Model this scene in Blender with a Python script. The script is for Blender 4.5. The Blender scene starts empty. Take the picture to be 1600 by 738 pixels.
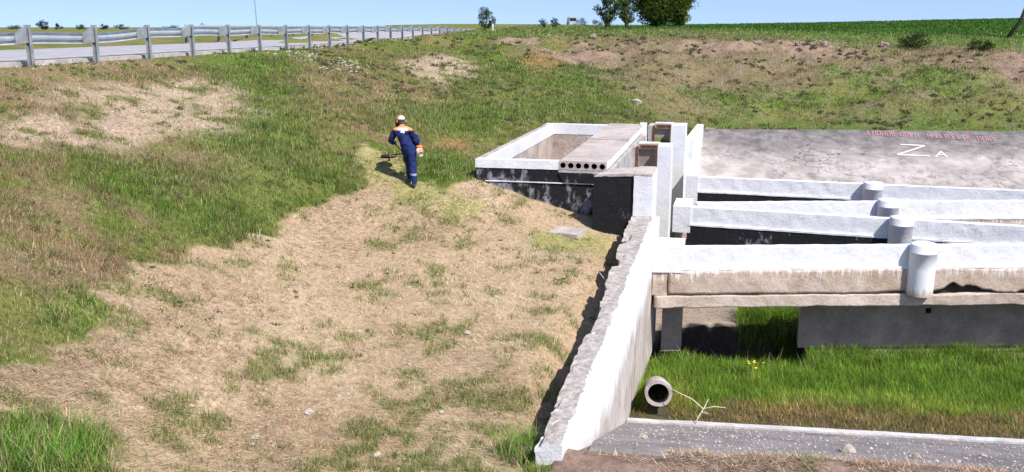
import bpy, math, random
import numpy as np
from mathutils import Vector, Matrix

# ------------------------------------------------------------------ camera, sky, sun, exposure
sc = bpy.context.scene
YAW = 0.24761; PITCH = 0.231694
cam_d = bpy.data.cameras.new('camera'); cam_d.sensor_width = 36.0; cam_d.lens = 31.185
cam_d.clip_start = 0.1; cam_d.clip_end = 5000
cam = bpy.data.objects.new('camera', cam_d); sc.collection.objects.link(cam)
cam.location = (0, 0, 0); cam.rotation_euler = (math.pi/2-PITCH, 0, YAW)
sc.camera = cam

LDIR = Vector((-0.66, 0.46, -1.0)).normalized()       # the way the sunlight travels
S = -LDIR
sun_d = bpy.data.lights.new('sun', 'SUN'); sun_d.energy = 4.4; sun_d.angle = math.radians(0.5); sun_d.color = (1.0, 0.955, 0.90)
sun = bpy.data.objects.new('sun', sun_d); sc.collection.objects.link(sun)
sun.location = S*60
sun.rotation_euler = LDIR.to_track_quat('-Z', 'Y').to_euler()
w = bpy.data.worlds.new('World'); sc.world = w; w.use_nodes = True
nt = w.node_tree
sky = nt.nodes.new('ShaderNodeTexSky'); sky.sky_type = 'NISHITA'; sky.sun_disc = False
sky.sun_elevation = math.asin(S.z); sky.sun_rotation = math.atan2(S.x, S.y)
sky.air_density = 1.0; sky.dust_density = 0.5; sky.ozone_density = 1.6; sky.altitude = 300
nt.nodes['Background'].inputs['Strength'].default_value = 0.12
tc = nt.nodes.new('ShaderNodeTexCoord'); ad = nt.nodes.new('ShaderNodeVectorMath'); ad.operation = 'ADD'; ad.inputs[1].default_value = (0, 0, 0.17)
nr = nt.nodes.new('ShaderNodeVectorMath'); nr.operation = 'NORMALIZE'       # clear deep air: the whole sky a little bluer down to the horizon
nt.links.new(tc.outputs['Generated'], ad.inputs[0]); nt.links.new(ad.outputs[0], nr.inputs[0]); nt.links.new(nr.outputs[0], sky.inputs['Vector'])
tn = nt.nodes.new('ShaderNodeVectorMath'); tn.operation = 'MULTIPLY'; tn.inputs[1].default_value = (1.06, 1.0, 1.08)
nt.links.new(sky.outputs[0], tn.inputs[0]); nt.links.new(tn.outputs[0], nt.nodes['Background'].inputs['Color'])
sc.view_settings.view_transform = 'Standard'; sc.view_settings.look = 'None'
sc.view_settings.exposure = 0.62; sc.view_settings.gamma = 1.0
C = sc.collection
# ------------------------------------------------------------------ numeric helpers: noise and terrain height
def _hash(ix, iy, s):
    h = (ix.astype(np.int64)*374761393 + iy.astype(np.int64)*668265263 + s*974634777) & 0xffffffff
    h = ((h ^ (h >> 13))*1274126177) & 0xffffffff
    return ((h ^ (h >> 16)) & 0xffffff)/float(0xffffff)
def vnoise(x, y, s=0):
    x = np.asarray(x, float); y = np.asarray(y, float)
    ix = np.floor(x); iy = np.floor(y); fx = x-ix; fy = y-iy
    fx = fx*fx*(3-2*fx); fy = fy*fy*(3-2*fy)
    a = _hash(ix, iy, s); b = _hash(ix+1, iy, s); c = _hash(ix, iy+1, s); d = _hash(ix+1, iy+1, s)
    return (a*(1-fx)+b*fx)*(1-fy) + (c*(1-fx)+d*fx)*fy
def fbm(x, y, f=1.0, o=4, s=0):
    t = 0; a = 0.5; n = 0
    for k in range(o):
        t = t + a*vnoise(np.asarray(x)*f+17.3*k, np.asarray(y)*f-9.1*k, s+k); n += a; a *= 0.5; f *= 2.03
    return t/n
def sstep(a, b, v):
    t = np.clip((v-a)/(b-a), 0, 1); return t*t*(3-2*t)

# surveyed ground points of the valley sides (metres, camera at the origin)
CP = [(-17.89, 18.69, -0.95), (-12.94, 13.23, -2.35), (-9.89, 9.88, -3.2), (-8.13, 7.95, -3.63), (-6.84, 6.52, -4.02), (-18.4, 22.78, -1.06), (-12.65, 15.37, -2.65), (-9.68, 11.48, -3.82), (-8.01, 9.32, -4.25), (-6.74, 7.68, -4.58), (-18.94, 28.42, -1.11), (-13.54, 20.09, -2.36), (-10.98, 16.1, -3.37), (-9.4, 13.61, -4.02), (-7.86, 11.22, -4.53), (-6.72, 9.44, -4.89), (-6.09, 8.47, -5.13), (-19.97, 37.45, -0.96), (-14.14, 26.34, -2.18), (-10.67, 19.69, -3.19), (-9.41, 17.22, -3.99), (-7.8, 14.12, -4.66), (-6.18, 11.02, -5.11), (-5.13, 9.02, -5.29), (-21.57, 52.83, -0.85), (-13.79, 33.65, -1.94), (-10.01, 24.29, -2.88), (-8.7, 21.01, -3.64), (-7.87, 18.95, -4.19), (-6.49, 15.48, -4.95), (-5.01, 11.83, -5.32), (-4.04, 9.45, -5.37), (-7.66, 20.45, -3.88), (-6.21, 20.71, -4.01), (-5.88, 19.56, -4.52), (-4.88, 16.2, -5.04), (-3.68, 12.17, -5.32), (-2.97, 9.77, -5.39), (-3.9, 20.47, -4.8), (-2.8, 19.82, -4.94), (-2.71, 15.61, -5.09), (-2.43, 12.38, -5.28), (-2.34, 10.29, -5.31), (-8.13, 25.79, -3.58), (-10.52, 33.44, -2.63), (-15.0, 47.78, -1.65), (-21.31, 64.75, -0.75), (-24.02, 80.57, -0.29), (-6.52, 30.33, -3.36), (-8.61, 41.14, -2.56), (-11.91, 56.81, -1.52), (-15.42, 73.46, -0.41), (-22.62, 107.74, -0.08), (-4.54, 33.92, -3.5), (-6.06, 44.88, -2.75), (-8.42, 61.82, -0.76), (-14.98, 109.67, -0.08), (-1.49, 42.94, -4.71), (-1.9, 51.09, -3.05), (-2.41, 61.28, -0.95), (-3.06, 76.59, -0.15), (-4.91, 122.53, 0.16), (5.86, 44.8, -4.81), (6.74, 53.28, -3.05), (7.86, 63.88, -1.15), (9.09, 74.5, -0.38), (15.47, 127.69, 0.57), (12.9, 45.55, -4.84), (15.06, 54.35, -2.99), (17.57, 64.27, -1.52), (19.85, 73.09, -0.59), (35.81, 132.83, 1.06), (19.6, 46.21, -4.78), (27.03, 65.63, -1.49), (56.14, 137.97, 1.39), (-19.34, 15.74, -0.86), (-10.54, 8.17, -2.73), (-7.31, 5.37, -3.52),
      (0, 0, -1.7), (-5, 0, -1.6), (6, 0, -1.7), (0, 4.5, -3.2), (8, 4.5, -3.2), (0, 8.6, -4.95), (9, 9.2, -4.9), (-1.7, 9.35, -5.06), (1.2, 9.9, -5.15)]
_cp = np.array(CP); _SC = 20.0
def _U(r2): return np.where(r2 > 1e-12, 0.5*r2*np.log(np.maximum(r2, 1e-12)), 0)
def _fit():
    p = _cp[:, :2]/_SC; n = len(p)
    K = _U(((p[:, None]-p[None])**2).sum(-1)) + np.eye(n)*0.002
    Pm = np.hstack([np.ones((n, 1)), p]); A = np.zeros((n+3, n+3))
    A[:n, :n] = K; A[:n, n:] = Pm; A[n:, :n] = Pm.T
    return np.linalg.solve(A, np.concatenate([_cp[:, 2], np.zeros(3)]))
_tw = _fit()
def tps(X, Y):
    X = np.asarray(X, float); Y = np.asarray(Y, float); sh = X.shape
    x = np.clip(X.ravel(), -60, 60)/_SC; y = np.clip(Y.ravel(), -4, 140)/_SC
    p = _cp[:, :2]/_SC; out = np.empty(x.size)
    for i in range(0, x.size, 60000):
        xs = x[i:i+60000]; ys = y[i:i+60000]
        r2 = (xs[:, None]-p[:, 0])**2 + (ys[:, None]-p[:, 1])**2
        out[i:i+60000] = _U(r2)@_tw[:-3] + _tw[-3] + _tw[-2]*xs + _tw[-1]*ys
    return out.reshape(sh)
# the road runs on the left shoulder: its centre line at the guardrail side
RD = np.array([-0.1093, 0.994]); RN = np.array([-0.994, -0.1093])     # along, and away to the left
R0 = np.array([-17.86, 19.21])
def road_uv(X, Y): return (X-R0[0])*RD[0]+(Y-R0[1])*RD[1], (X-R0[0])*RN[0]+(Y-R0[1])*RN[1]
def shoulder_z(u): return -0.95 + 0.6*sstep(28, 68, u)
def slope_ground(X, Y):
    z = tps(X, Y)
    u, v = road_uv(X, Y)
    k = sstep(-1.2, 0.2, v)*sstep(100, 80, u)
    bed = shoulder_z(u) - 0.07 - 0.25*sstep(9.5, 14, v)
    z = z*(1-k) + bed*k
    far = sstep(90, 135, Y)
    return z*(1-sstep(12, 40, v)*1.0) + (-1.2)*sstep(12, 40, v)
KZ = -7.05
def kerb_y(X): return 15.1 + 0.12*(X+1.65)
def a_line(X): return 19.51 + 0.286*(X+1.02)
def slope_top_y(X): return 43.1 + 0.18*(X+1.5)
def basin_ground(X, Y):
    z = np.full(np.shape(X), -7.2)
    ky = kerb_y(X)
    apron = KZ + 0.385*(ky-Y)
    z = np.where(Y < ky, apron-0.10, z)
    bump = 0.20*np.exp(-((X+1.0)/0.9)**2)
    z = np.where((Y >= ky) & (Y-a_line(X) <= 0.4), KZ-0.08-0.46*sstep(0.3, 3.4, Y-ky)+bump*sstep(0.3, 2.0, Y-ky), z)
    back = Y - a_line(X)
    z = np.where((back > np.where(X < 1.9, -0.02, 0.4)) & (Y >= ky), np.where(X < 1.9, -8.3+1.08*sstep(1.6, 1.95, back+0.4*(fbm(X, Y, 1.2, 3, 17)-0.5)), -7.55+0.42*sstep(1.3, 2.1, back)), z)  # deep pit shaped behind the front beam so the opening falls dark
    return z
def in_cut(X, Y):
    """inside the concrete basins: weir basin, gate chambers, intake box"""
    weir = (X > -1.9) & (Y < slope_top_y(X)+0.25) & (Y > kerb_y(X))
    apron = (X > -1.9) & (Y <= kerb_y(X))
    ch = (X > -3.05) & (X <= -1.9) & (Y > 22.05) & (Y < 31.7)
    box = (X > -6.3) & (X < -3.05) & (Y > 21.85) & (Y < 30.45)
    return weir | apron, ch, box
def ground(X, Y, rough=True):
    X = np.asarray(X, float); Y = np.asarray(Y, float)
    z = slope_ground(X, Y)
    if rough:
        u, v = road_uv(X, Y)
        k = sstep(0.3, -1.5, v)
        z = z + k*(fbm(X, Y, 0.55, 4, 3)-0.5)*0.22 + k*(fbm(X, Y, 2.6, 3, 8)-0.5)*0.10
        far = sstep(40, 50, Y)*sstep(66, 60, Y)
        z = z + far*(fbm(X, Y, 0.45, 5, 31)-0.5)*1.3*sstep(0, 3, Y-slope_top_y(X))
    z = z-0.36*np.exp(-((X+2.35)/0.42)**2)*sstep(10.2, 12.0, Y)*sstep(20.9, 20.2, Y)*(X < -1.9)
    a, ch, box = in_cut(X, Y)
    zb = basin_ground(X, Y)
    # the lined apron rises towards the camera until it meets the natural ground
    m = (X > -1.9) & (Y <= kerb_y(X))
    soil = zb + 0.16*sstep(10.7, 10.2, Y+(fbm(X, Y, 0.8, 4, 207)-0.5)*1.6+0.12*(X-1.5)+0.5*(X < -0.6))
    tq = sstep(10.2, 9.3, Y); z = np.where(m, soil*(1-tq)+np.minimum(z, -5.0)*tq, z)
    far_plane = -4.76 - (slope_top_y(X)-Y)*0.36 - 0.2
    zb2 = np.maximum(zb, far_plane)
    z = np.where(a & ~m, zb2, z)
    z = np.where(ch, -7.2, z)
    z = np.where(box, -5.2, z)
    return z
# ------------------------------------------------------------------ object helpers
def link(o, parent=None):
    C.objects.link(o)
    if parent is not None: o.parent = parent
    return o
def mesh(name, V, F, m, parent=None, smooth=False):
    me = bpy.data.meshes.new(name); me.from_pydata([tuple(map(float, v)) for v in V], [], F); me.validate(); me.update()
    if m is not None:
        for mm in (m if isinstance(m, (list, tuple)) else [m]): me.materials.append(mm)
    if smooth: me.polygons.foreach_set('use_smooth', [True]*len(me.polygons))
    return link(bpy.data.objects.new(name, me), parent)
def tag(o, label=None, cat=None, group=None, kind=None):
    if label: o['label'] = label
    if cat: o['category'] = cat
    if group: o['group'] = group
    if kind: o['kind'] = kind
    return o
def empty(name, loc=(0, 0, 0), rz=0.0):
    o = bpy.data.objects.new(name, None); o.empty_display_size = 0.2; o.location = loc; o.rotation_euler = (0, 0, rz)
    return link(o)
def wob(P, f, s):
    x, y, z = P[:, 0], P[:, 1], P[:, 2]
    return np.stack([fbm(x*f+z*f*0.61+y*f*0.35, y*f+z*f*1.13, 1, 3, s+7*k)-0.5 for k in range(3)], 1)
def hexa(cs, res=0.15, amp=0.0, f=3.0, s=0, maxn=90):
    """box with eight free corners (four below counter-clockwise, four above), gridded and roughened"""
    c = np.array(cs, float)
    L = lambda a, b: np.linalg.norm(c[a]-c[b])
    n = [int(min(maxn, max(1, round(max(L(*p) for p in q)/res)))) for q in (((0, 1), (3, 2), (4, 5)), ((0, 3), (1, 2), (4, 7)), ((0, 4), (1, 5), (2, 6)))]
    idx = {}; V = []; F = []
    def vid(i, j, k):
        key = (i, j, k)
        if key not in idx:
            a, b, d = i/n[0], j/n[1], k/n[2]
            p = ((c[0]*(1-a)+c[1]*a)*(1-b)+(c[3]*(1-a)+c[2]*a)*b)*(1-d) + ((c[4]*(1-a)+c[5]*a)*(1-b)+(c[7]*(1-a)+c[6]*a)*b)*d
            idx[key] = len(V); V.append(p)
        return idx[key]
    for i in range(n[0]):
        for j in range(n[1]):
            F.append([vid(i, j, 0), vid(i, j+1, 0), vid(i+1, j+1, 0), vid(i+1, j, 0)])
            F.append([vid(i, j, n[2]), vid(i+1, j, n[2]), vid(i+1, j+1, n[2]), vid(i, j+1, n[2])])
    for i in range(n[0]):
        for k in range(n[2]):
            F.append([vid(i, 0, k), vid(i+1, 0, k), vid(i+1, 0, k+1), vid(i, 0, k+1)])
            F.append([vid(i, n[1], k), vid(i, n[1], k+1), vid(i+1, n[1], k+1), vid(i+1, n[1], k)])
    for j in range(n[1]):
        for k in range(n[2]):
            F.append([vid(0, j, k), vid(0, j, k+1), vid(0, j+1, k+1), vid(0, j+1, k)])
            F.append([vid(n[0], j, k), vid(n[0], j+1, k), vid(n[0], j+1, k+1), vid(n[0], j, k+1)])
    V = np.array(V)
    if amp: V = V + wob(V, f, s)*2*amp
    return V, F
def box8(x0, x1, y0, y1, z0, z1):
    return [(x0, y0, z0), (x1, y0, z0), (x1, y1, z0), (x0, y1, z0), (x0, y0, z1), (x1, y0, z1), (x1, y1, z1), (x0, y1, z1)]
def block(name, b, m, parent=None, res=0.15, amp=0.006, f=4.0, s=0, smooth=False):
    V, F = hexa(b if len(b) == 8 else box8(*b), res, amp, f, s)
    return mesh(name, V, F, m, parent, smooth)
def join(parts):
    V = []; F = []
    for v, f in parts:
        o = len(V); V += list(v); F += [[i+o for i in q] for q in f]
    return V, F
def tube(path, rad, n=8, cap=True):
    P = [Vector(p) for p in path]; V = []; F = []
    r = rad if isinstance(rad, (list, tuple)) else [rad]*len(P)
    up = None
    for i, p in enumerate(P):
        t = (P[min(i+1, len(P)-1)]-P[max(i-1, 0)]).normalized()
        if up is None:
            a = Vector((0, 0, 1)) if abs(t.z) < 0.9 else Vector((1, 0, 0)); up = t.cross(a).normalized()
        up = (up - t*up.dot(t)).normalized(); q = t.cross(up)
        for k in range(n):
            an = 2*math.pi*k/n; V.append(p + (up*math.cos(an)+q*math.sin(an))*r[i])
    for i in range(len(P)-1):
        for k in range(n):
            F.append([i*n+k, i*n+(k+1) % n, (i+1)*n+(k+1) % n, (i+1)*n+k])
    if cap: F += [list(range(n))[::-1], [(len(P)-1)*n+k for k in range(n)]]
    return V, F

# ------------------------------------------------------------------ materials
def newmat(name, rough=0.85, spec=0.2):
    m = bpy.data.materials.new(name); m.use_nodes = True
    b = m.node_tree.nodes['Principled BSDF']; b.inputs['Roughness'].default_value = rough
    b.inputs['Specular IOR Level'].default_value = spec
    return m, m.node_tree, b
class NB:
    def __init__(s, nt): s.nt = nt; s.pos = nt.nodes.new('ShaderNodeNewGeometry').outputs['Position']
    def n(s, t, **k):
        o = s.nt.nodes.new(t)
        for a, v in k.items(): setattr(o, a, v)
        return o
    def scale(s, v):
        o = s.n('ShaderNodeVectorMath', operation='MULTIPLY'); s.nt.links.new(s.pos, o.inputs[0]); o.inputs[1].default_value = v; return o.outputs[0]
    def noise(s, sc, det=5, rough=0.6, vec=None, dist=0.0):
        o = s.n('ShaderNodeTexNoise'); o.inputs['Scale'].default_value = sc; o.inputs['Detail'].default_value = det
        o.inputs['Roughness'].default_value = rough; o.inputs['Distortion'].default_value = dist
        s.nt.links.new(vec if vec is not None else s.pos, o.inputs['Vector']); return o.outputs['Fac']
    def voro(s, sc, feat='F1', vec=None, out='Distance'):
        o = s.n('ShaderNodeTexVoronoi', feature=feat); o.inputs['Scale'].default_value = sc
        s.nt.links.new(vec if vec is not None else s.pos, o.inputs['Vector']); return o.outputs[out]
    def ramp(s, v, a, b, c0=0.0, c1=1.0):
        o = s.n('ShaderNodeMapRange'); o.interpolation_type = 'SMOOTHSTEP'
        s.nt.links.new(v, o.inputs[0])
        for i, x in enumerate((a, b, c0, c1)): o.inputs[i+1].default_value = x
        return o.outputs[0]
    def math(s, op, a, b=0.0):
        o = s.n('ShaderNodeMath', operation=op)
        for i, x in enumerate((a, b)):
            if isinstance(x, (int, float)): o.inputs[i].default_value = x
            else: s.nt.links.new(x, o.inputs[i])
        return o.outputs[0]
    def mix(s, f, a, b):
        o = s.n('ShaderNodeMix', data_type='RGBA')
        if isinstance(f, (int, float)): o.inputs[0].default_value = f
        else: s.nt.links.new(f, o.inputs[0])
        for i, x in ((6, a), (7, b)):
            if isinstance(x, tuple): o.inputs[i].default_value = (*x, 1.0)
            else: s.nt.links.new(x, o.inputs[i])
        return o.outputs[2]
    def sep(s):
        o = s.n('ShaderNodeSeparateXYZ'); s.nt.links.new(s.pos, o.inputs[0]); return o.outputs
    def nz(s):
        g = s.n('ShaderNodeNewGeometry'); o = s.n('ShaderNodeSeparateXYZ'); s.nt.links.new(g.outputs['Normal'], o.inputs[0]); return o.outputs
    def bump(s, b, h, st=0.4, d=0.02):
        o = s.n('ShaderNodeBump'); o.inputs['Strength'].default_value = st; o.inputs['Distance'].default_value = d
        s.nt.links.new(h, o.inputs['Height']); s.nt.links.new(o.outputs[0], b.inputs['Normal'])
def simple(name, col, rough=0.7, metal=0.0, var=0.15, sc=8.0, bump=0.0):
    m, nt, b = newmat(name, rough); q = NB(nt)
    f = q.noise(sc, 4)
    lo = tuple(c*(1-var) for c in col); hi = tuple(min(1, c*(1+var)) for c in col)
    nt.links.new(q.mix(q.ramp(f, 0.3, 0.7), lo, hi), b.inputs['Base Color']); b.inputs['Metallic'].default_value = metal
    if bump: q.bump(b, q.noise(sc*4, 4), bump, 0.01)
    return m
def mat_white():
    m, nt, b = newmat('white_limewash', 0.9, 0.1); q = NB(nt)
    st = q.ramp(q.noise(1.3, 6, 0.65), 0.42, 0.75)
    streak = q.ramp(q.noise(5, 4, 0.6, q.scale((1, 1, 0.12))), 0.52, 0.78)
    c = q.mix(st, (0.70, 0.70, 0.715), (0.60, 0.60, 0.62))
    c = q.mix(q.math('MULTIPLY', streak, 0.42), c, (0.50, 0.48, 0.46))
    chip = q.ramp(q.noise(17, 5, 0.7), 0.665, 0.70)
    chip = q.math('MULTIPLY', chip, q.ramp(q.noise(1.1, 3), 0.50, 0.62))
    c = q.mix(chip, c, (0.30, 0.28, 0.26))
    nt.links.new(c, b.inputs['Base Color'])
    q.bump(b, q.math('ADD', q.noise(12, 7, 0.7), q.math('MULTIPLY', chip, -0.6)), 0.5, 0.03); return m
def mat_concrete(name, dark, light, sc=1.2, drip=None):
    m, nt, b = newmat(name, 0.92, 0.15); q = NB(nt)
    c = q.mix(q.ramp(q.noise(sc, 7, 0.68, None, 0.4), 0.30, 0.70), dark, light)
    c = q.mix(q.math('MULTIPLY', q.ramp(q.noise(sc*9, 5, 0.7), 0.48, 0.72), 0.5), c, tuple(v*0.6 for v in dark))
    c = q.mix(q.ramp(q.voro(38), 0.11, 0.05), c, tuple(v*0.35 for v in dark))
    if drip is not None:                      # lime runs from the painted edge above
        z = q.sep()[2]
        n = q.noise(16, 4, 0.65, q.scale((1, 1, 0.09)))
        h = q.math('ADD', q.ramp(z, drip-0.65, drip, 0, 0.24), n)
        c = q.mix(q.ramp(h, 0.70, 0.86, 0, 0.8), c, (0.70, 0.69, 0.68))
    nt.links.new(c, b.inputs['Base Color'])
    q.bump(b, q.math('ADD', q.noise(22, 6, 0.7), q.math('MULTIPLY', q.noise(4, 4), 1.5)), 0.55, 0.03); return m
def mat_bitumen(name='black_bitumen', wear=0.0):
    m, nt, b = newmat(name, 0.75, 0.25); q = NB(nt)
    n1 = q.noise(3.0, 7, 0.72, q.scale((1, 1, 0.55)))
    big = q.noise(0.55, 3, 0.5, None)
    sx = q.sep()
    low = q.ramp(sx[2], -3.75, -4.5, 0.0, 0.10)
    f = q.math('ADD', q.math('ADD', n1, q.math('MULTIPLY', big, 0.35)), q.math('ADD', low, wear))
    c = q.mix(q.ramp(f, 0.735, 0.86), (0.011, 0.011, 0.014), (0.24, 0.24, 0.27))
    c = q.mix(q.ramp(f, 0.88, 0.96), c, (0.55, 0.54, 0.56))
    c = q.mix(q.math('MULTIPLY', q.ramp(q.noise(12, 4, 0.7), 0.6, 0.7), 0.35), c, (0.10, 0.10, 0.11))
    nt.links.new(c, b.inputs['Base Color']); q.bump(b, q.noise(15, 6, 0.7), 0.7, 0.03); return m
def mat_wing():
    """lime-washed right side, bare below, rough grey coping"""
    m, nt, b = newmat('wing_wall_limewash', 0.9, 0.1); q = NB(nt)
    s = q.sep(); nz = q.nz()
    rel = q.math('SUBTRACT', s[2], q.math('ADD', q.math('MULTIPLY', s[1], 0.0336), -5.145))      # height under the coping
    wv = q.noise(2.2, 5, 0.7, q.scale((1, 1, 0.25)))
    white = q.ramp(q.math('ADD', rel, q.math('MULTIPLY', wv, 1.3)), -0.55, -0.1)
    bare = q.mix(q.ramp(q.noise(1.5, 6, 0.65), 0.3, 0.7), (0.40, 0.34, 0.30), (0.60, 0.55, 0.51))
    stk = q.ramp(q.noise(7, 4, 0.6, q.scale((1, 1, 0.03))), 0.5, 0.68)
    bare = q.mix(q.math('MULTIPLY', stk, 0.55), bare, (0.24, 0.20, 0.17))
    side = q.mix(white, bare, (0.72, 0.72, 0.73))
    grey = q.mix(q.ramp(q.noise(9, 7, 0.75), 0.32, 0.68), (0.24, 0.21, 0.19), (0.47, 0.425, 0.395))
    topw = q.ramp(q.math('ADD', s[0], q.math('MULTIPLY', q.noise(7, 7, 0.75, q.scale((1, 0.45, 1))), 0.26)), -1.70, -1.67)
    top = q.mix(topw, grey, (0.72, 0.72, 0.73))
    left = q.ramp(nz[0], -0.2, -0.5)
    up = q.math('MAXIMUM', q.ramp(nz[2], 0.45, 0.7), left)
    c = q.mix(up, side, top)
    nt.links.new(c, b.inputs['Base Color']); q.bump(b, q.math('ADD', q.noise(20, 6, 0.7), q.noise(6, 4)), 0.5, 0.03); return m
def mat_lining():
    m, nt, b = newmat('far_lining_concrete', 0.92, 0.15); q = NB(nt)
    s = q.sep()
    rel = q.math('SUBTRACT', s[1], q.math('MULTIPLY', s[0], 0.18))          # 43.4 at the top edge, falling towards the weir
    wv = q.noise(0.55, 6, 0.65, q.scale((0.6, 1, 1)))
    up = q.ramp(q.math('ADD', rel, q.math('MULTIPLY', wv, 6.5)), 43.2, 45.6)
    pale = q.mix(q.ramp(q.noise(1.1, 6, 0.65), 0.3, 0.7), (0.27, 0.24, 0.22), (0.46, 0.415, 0.39))
    dk = q.mix(q.ramp(q.noise(1.7, 6, 0.7), 0.3, 0.72), (0.09, 0.082, 0.078), (0.26, 0.235, 0.225))
    c = q.mix(up, pale, dk)
    blot = q.math('MULTIPLY', q.ramp(q.noise(3.6, 8, 0.78), 0.48, 0.60), q.ramp(q.noise(0.4, 3), 0.38, 0.56))
    c = q.mix(q.math('MULTIPLY', blot, 0.75), c, (0.15, 0.13, 0.13))
    cr = q.n('ShaderNodeVectorMath', operation='ADD'); nt.links.new(q.scale((1, 1, 0.3)), cr.inputs[0])
    nz = q.n('ShaderNodeTexNoise'); nz.inputs['Scale'].default_value = 1.5; nz.inputs['Detail'].default_value = 5; nt.links.new(q.pos, nz.inputs['Vector'])
    nt.links.new(nz.outputs['Color'], cr.inputs[1])
    crack = q.math('MULTIPLY', q.ramp(q.voro(0.62, 'DISTANCE_TO_EDGE', cr.outputs[0]), 0.014, 0.005), q.ramp(q.noise(0.3, 2), 0.54, 0.60))
    c = q.mix(q.math('MULTIPLY', crack, 0.8), c, (0.07, 0.06, 0.06))
    nt.links.new(c, b.inputs['Base Color']); q.bump(b, q.noise(14, 6, 0.7), 0.4, 0.03); return m
def mat_apron():
    m, nt, b = newmat('apron_concrete', 0.95, 0.05); q = NB(nt)
    c = q.mix(q.ramp(q.noise(1.0, 6, 0.65), 0.3, 0.7), (0.17, 0.155, 0.148), (0.29, 0.262, 0.25))
    c = q.mix(q.ramp(q.noise(34, 3, 0.6), 0.62, 0.72), c, (0.36, 0.34, 0.335))
    nt.links.new(c, b.inputs['Base Color']); q.bump(b, q.noise(30, 4, 0.7), 0.6, 0.02); return m
def mat_pile():
    m, nt, b = newmat('lime_washed_pile', 0.9, 0.1); q = NB(nt)
    h = q.math('ADD', q.sep()[2], q.math('MULTIPLY', q.noise(14, 4, 0.65, q.scale((1, 1, 0.1))), 0.55))
    c = q.mix(q.ramp(h, -5.62, -5.36), (0.42, 0.35, 0.30), (0.70, 0.70, 0.715))
    nt.links.new(c, b.inputs['Base Color']); q.bump(b, q.noise(14, 6, 0.65), 0.35, 0.02); return m
def mat_vcol(name, rough=0.9, transl=0.0):
    m, nt, b = newmat(name, rough, 0.12); q = NB(nt)
    a = q.n('ShaderNodeVertexColor'); a.layer_name = 'col'
    nt.links.new(a.outputs[0], b.inputs['Base Color'])
    if transl:
        t = q.n('ShaderNodeBsdfTranslucent'); nt.links.new(a.outputs[0], t.inputs[0])
        mx = q.n('ShaderNodeMixShader'); mx.inputs[0].default_value = transl
        out = nt.nodes['Material Output']
        nt.links.new(b.outputs[0], mx.inputs[1]); nt.links.new(t.outputs[0], mx.inputs[2]); nt.links.new(mx.outputs[0], out.inputs[0])
    return m
def mat_ground():
    m, nt, b = newmat('ground_soil', 0.95, 0.08); q = NB(nt)
    a = q.n('ShaderNodeVertexColor'); a.layer_name = 'col'
    v = q.ramp(q.noise(11, 7, 0.75), 0.25, 0.75, 0.62, 1.45)
    o = q.n('ShaderNodeVectorMath', operation='SCALE'); nt.links.new(a.outputs[0], o.inputs[0]); nt.links.new(v, o.inputs[3])
    nt.links.new(o.outputs[0], b.inputs['Base Color'])
    q.bump(b, q.math('ADD', q.noise(8, 8, 0.76), q.noise(40, 4, 0.7)), 0.6, 0.05); return m
M = dict(white=mat_white(), bitumen=mat_bitumen('black_bitumen', 0.045), shade=mat_concrete('shaded_concrete', (0.24, 0.20, 0.175), (0.38, 0.325, 0.29), 1.3), pilew=mat_pile(), tar=mat_bitumen('black_tar', -0.13), wing=mat_wing(), lining=mat_lining(), apron=mat_apron(),  # shade entry: concrete darkened in colour for the shaded wall, post and recesses
         tan=mat_concrete('tan_concrete', (0.36, 0.27, 0.20), (0.55, 0.45, 0.37), 1.3, -5.25),
         tan2=mat_concrete('tan_concrete_low', (0.38, 0.30, 0.24), (0.58, 0.49, 0.42), 1.6),
         grey=mat_concrete('grey_concrete', (0.30, 0.27, 0.25), (0.52, 0.48, 0.45), 1.3),
         slab=mat_concrete('slab_concrete', (0.34, 0.29, 0.26), (0.53, 0.46, 0.43), 1.0),
         pink=mat_concrete('box_inner_concrete', (0.30, 0.24, 0.20), (0.55, 0.48, 0.43), 1.0),
         rust=simple('rusty_steel', (0.14, 0.06, 0.035), 0.85, 0.2, 0.5, 14, 0.5),
         dark=simple('hollow_dark', (0.03, 0.028, 0.026), 0.95),  # near-black stands in for shade inside bores, holes and gaps
         zinc=simple('galvanised_steel', (0.56, 0.60, 0.63), 0.42, 0.5, 0.12, 3.0),
         zincpost=simple('galvanised_post', (0.34, 0.36, 0.36), 0.5, 0.35, 0.2, 5.0),
         asphalt=simple('worn_asphalt', (0.33, 0.32, 0.335), 0.9, 0, 0.12, 2.0, 0.3),
         linepaint=simple('worn_line_paint', (0.62, 0.60, 0.58), 0.85, 0, 0.2, 3.0),
         kerb=mat_concrete('kerb_concrete', (0.42, 0.40, 0.39), (0.66, 0.64, 0.62), 2.0),
         letter=simple('white_letter_paint', (0.85, 0.85, 0.85), 0.8, 0, 0.05, 6),
         redpaint=simple('faded_red_paint', (0.42, 0.225, 0.235), 0.9, 0, 0.35, 12),
         stone=simple('field_stone', (0.24, 0.18, 0.15), 0.9, 0, 0.3, 9, 0.6),
         stonew=simple('pale_limestone', (0.38, 0.325, 0.27), 0.9, 0, 0.2, 9, 0.6),
         ground=mat_ground(), blade=mat_vcol('grass_blades', 0.75, 0.40), straw=mat_vcol('straw_litter', 0.8, 0.12))

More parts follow.
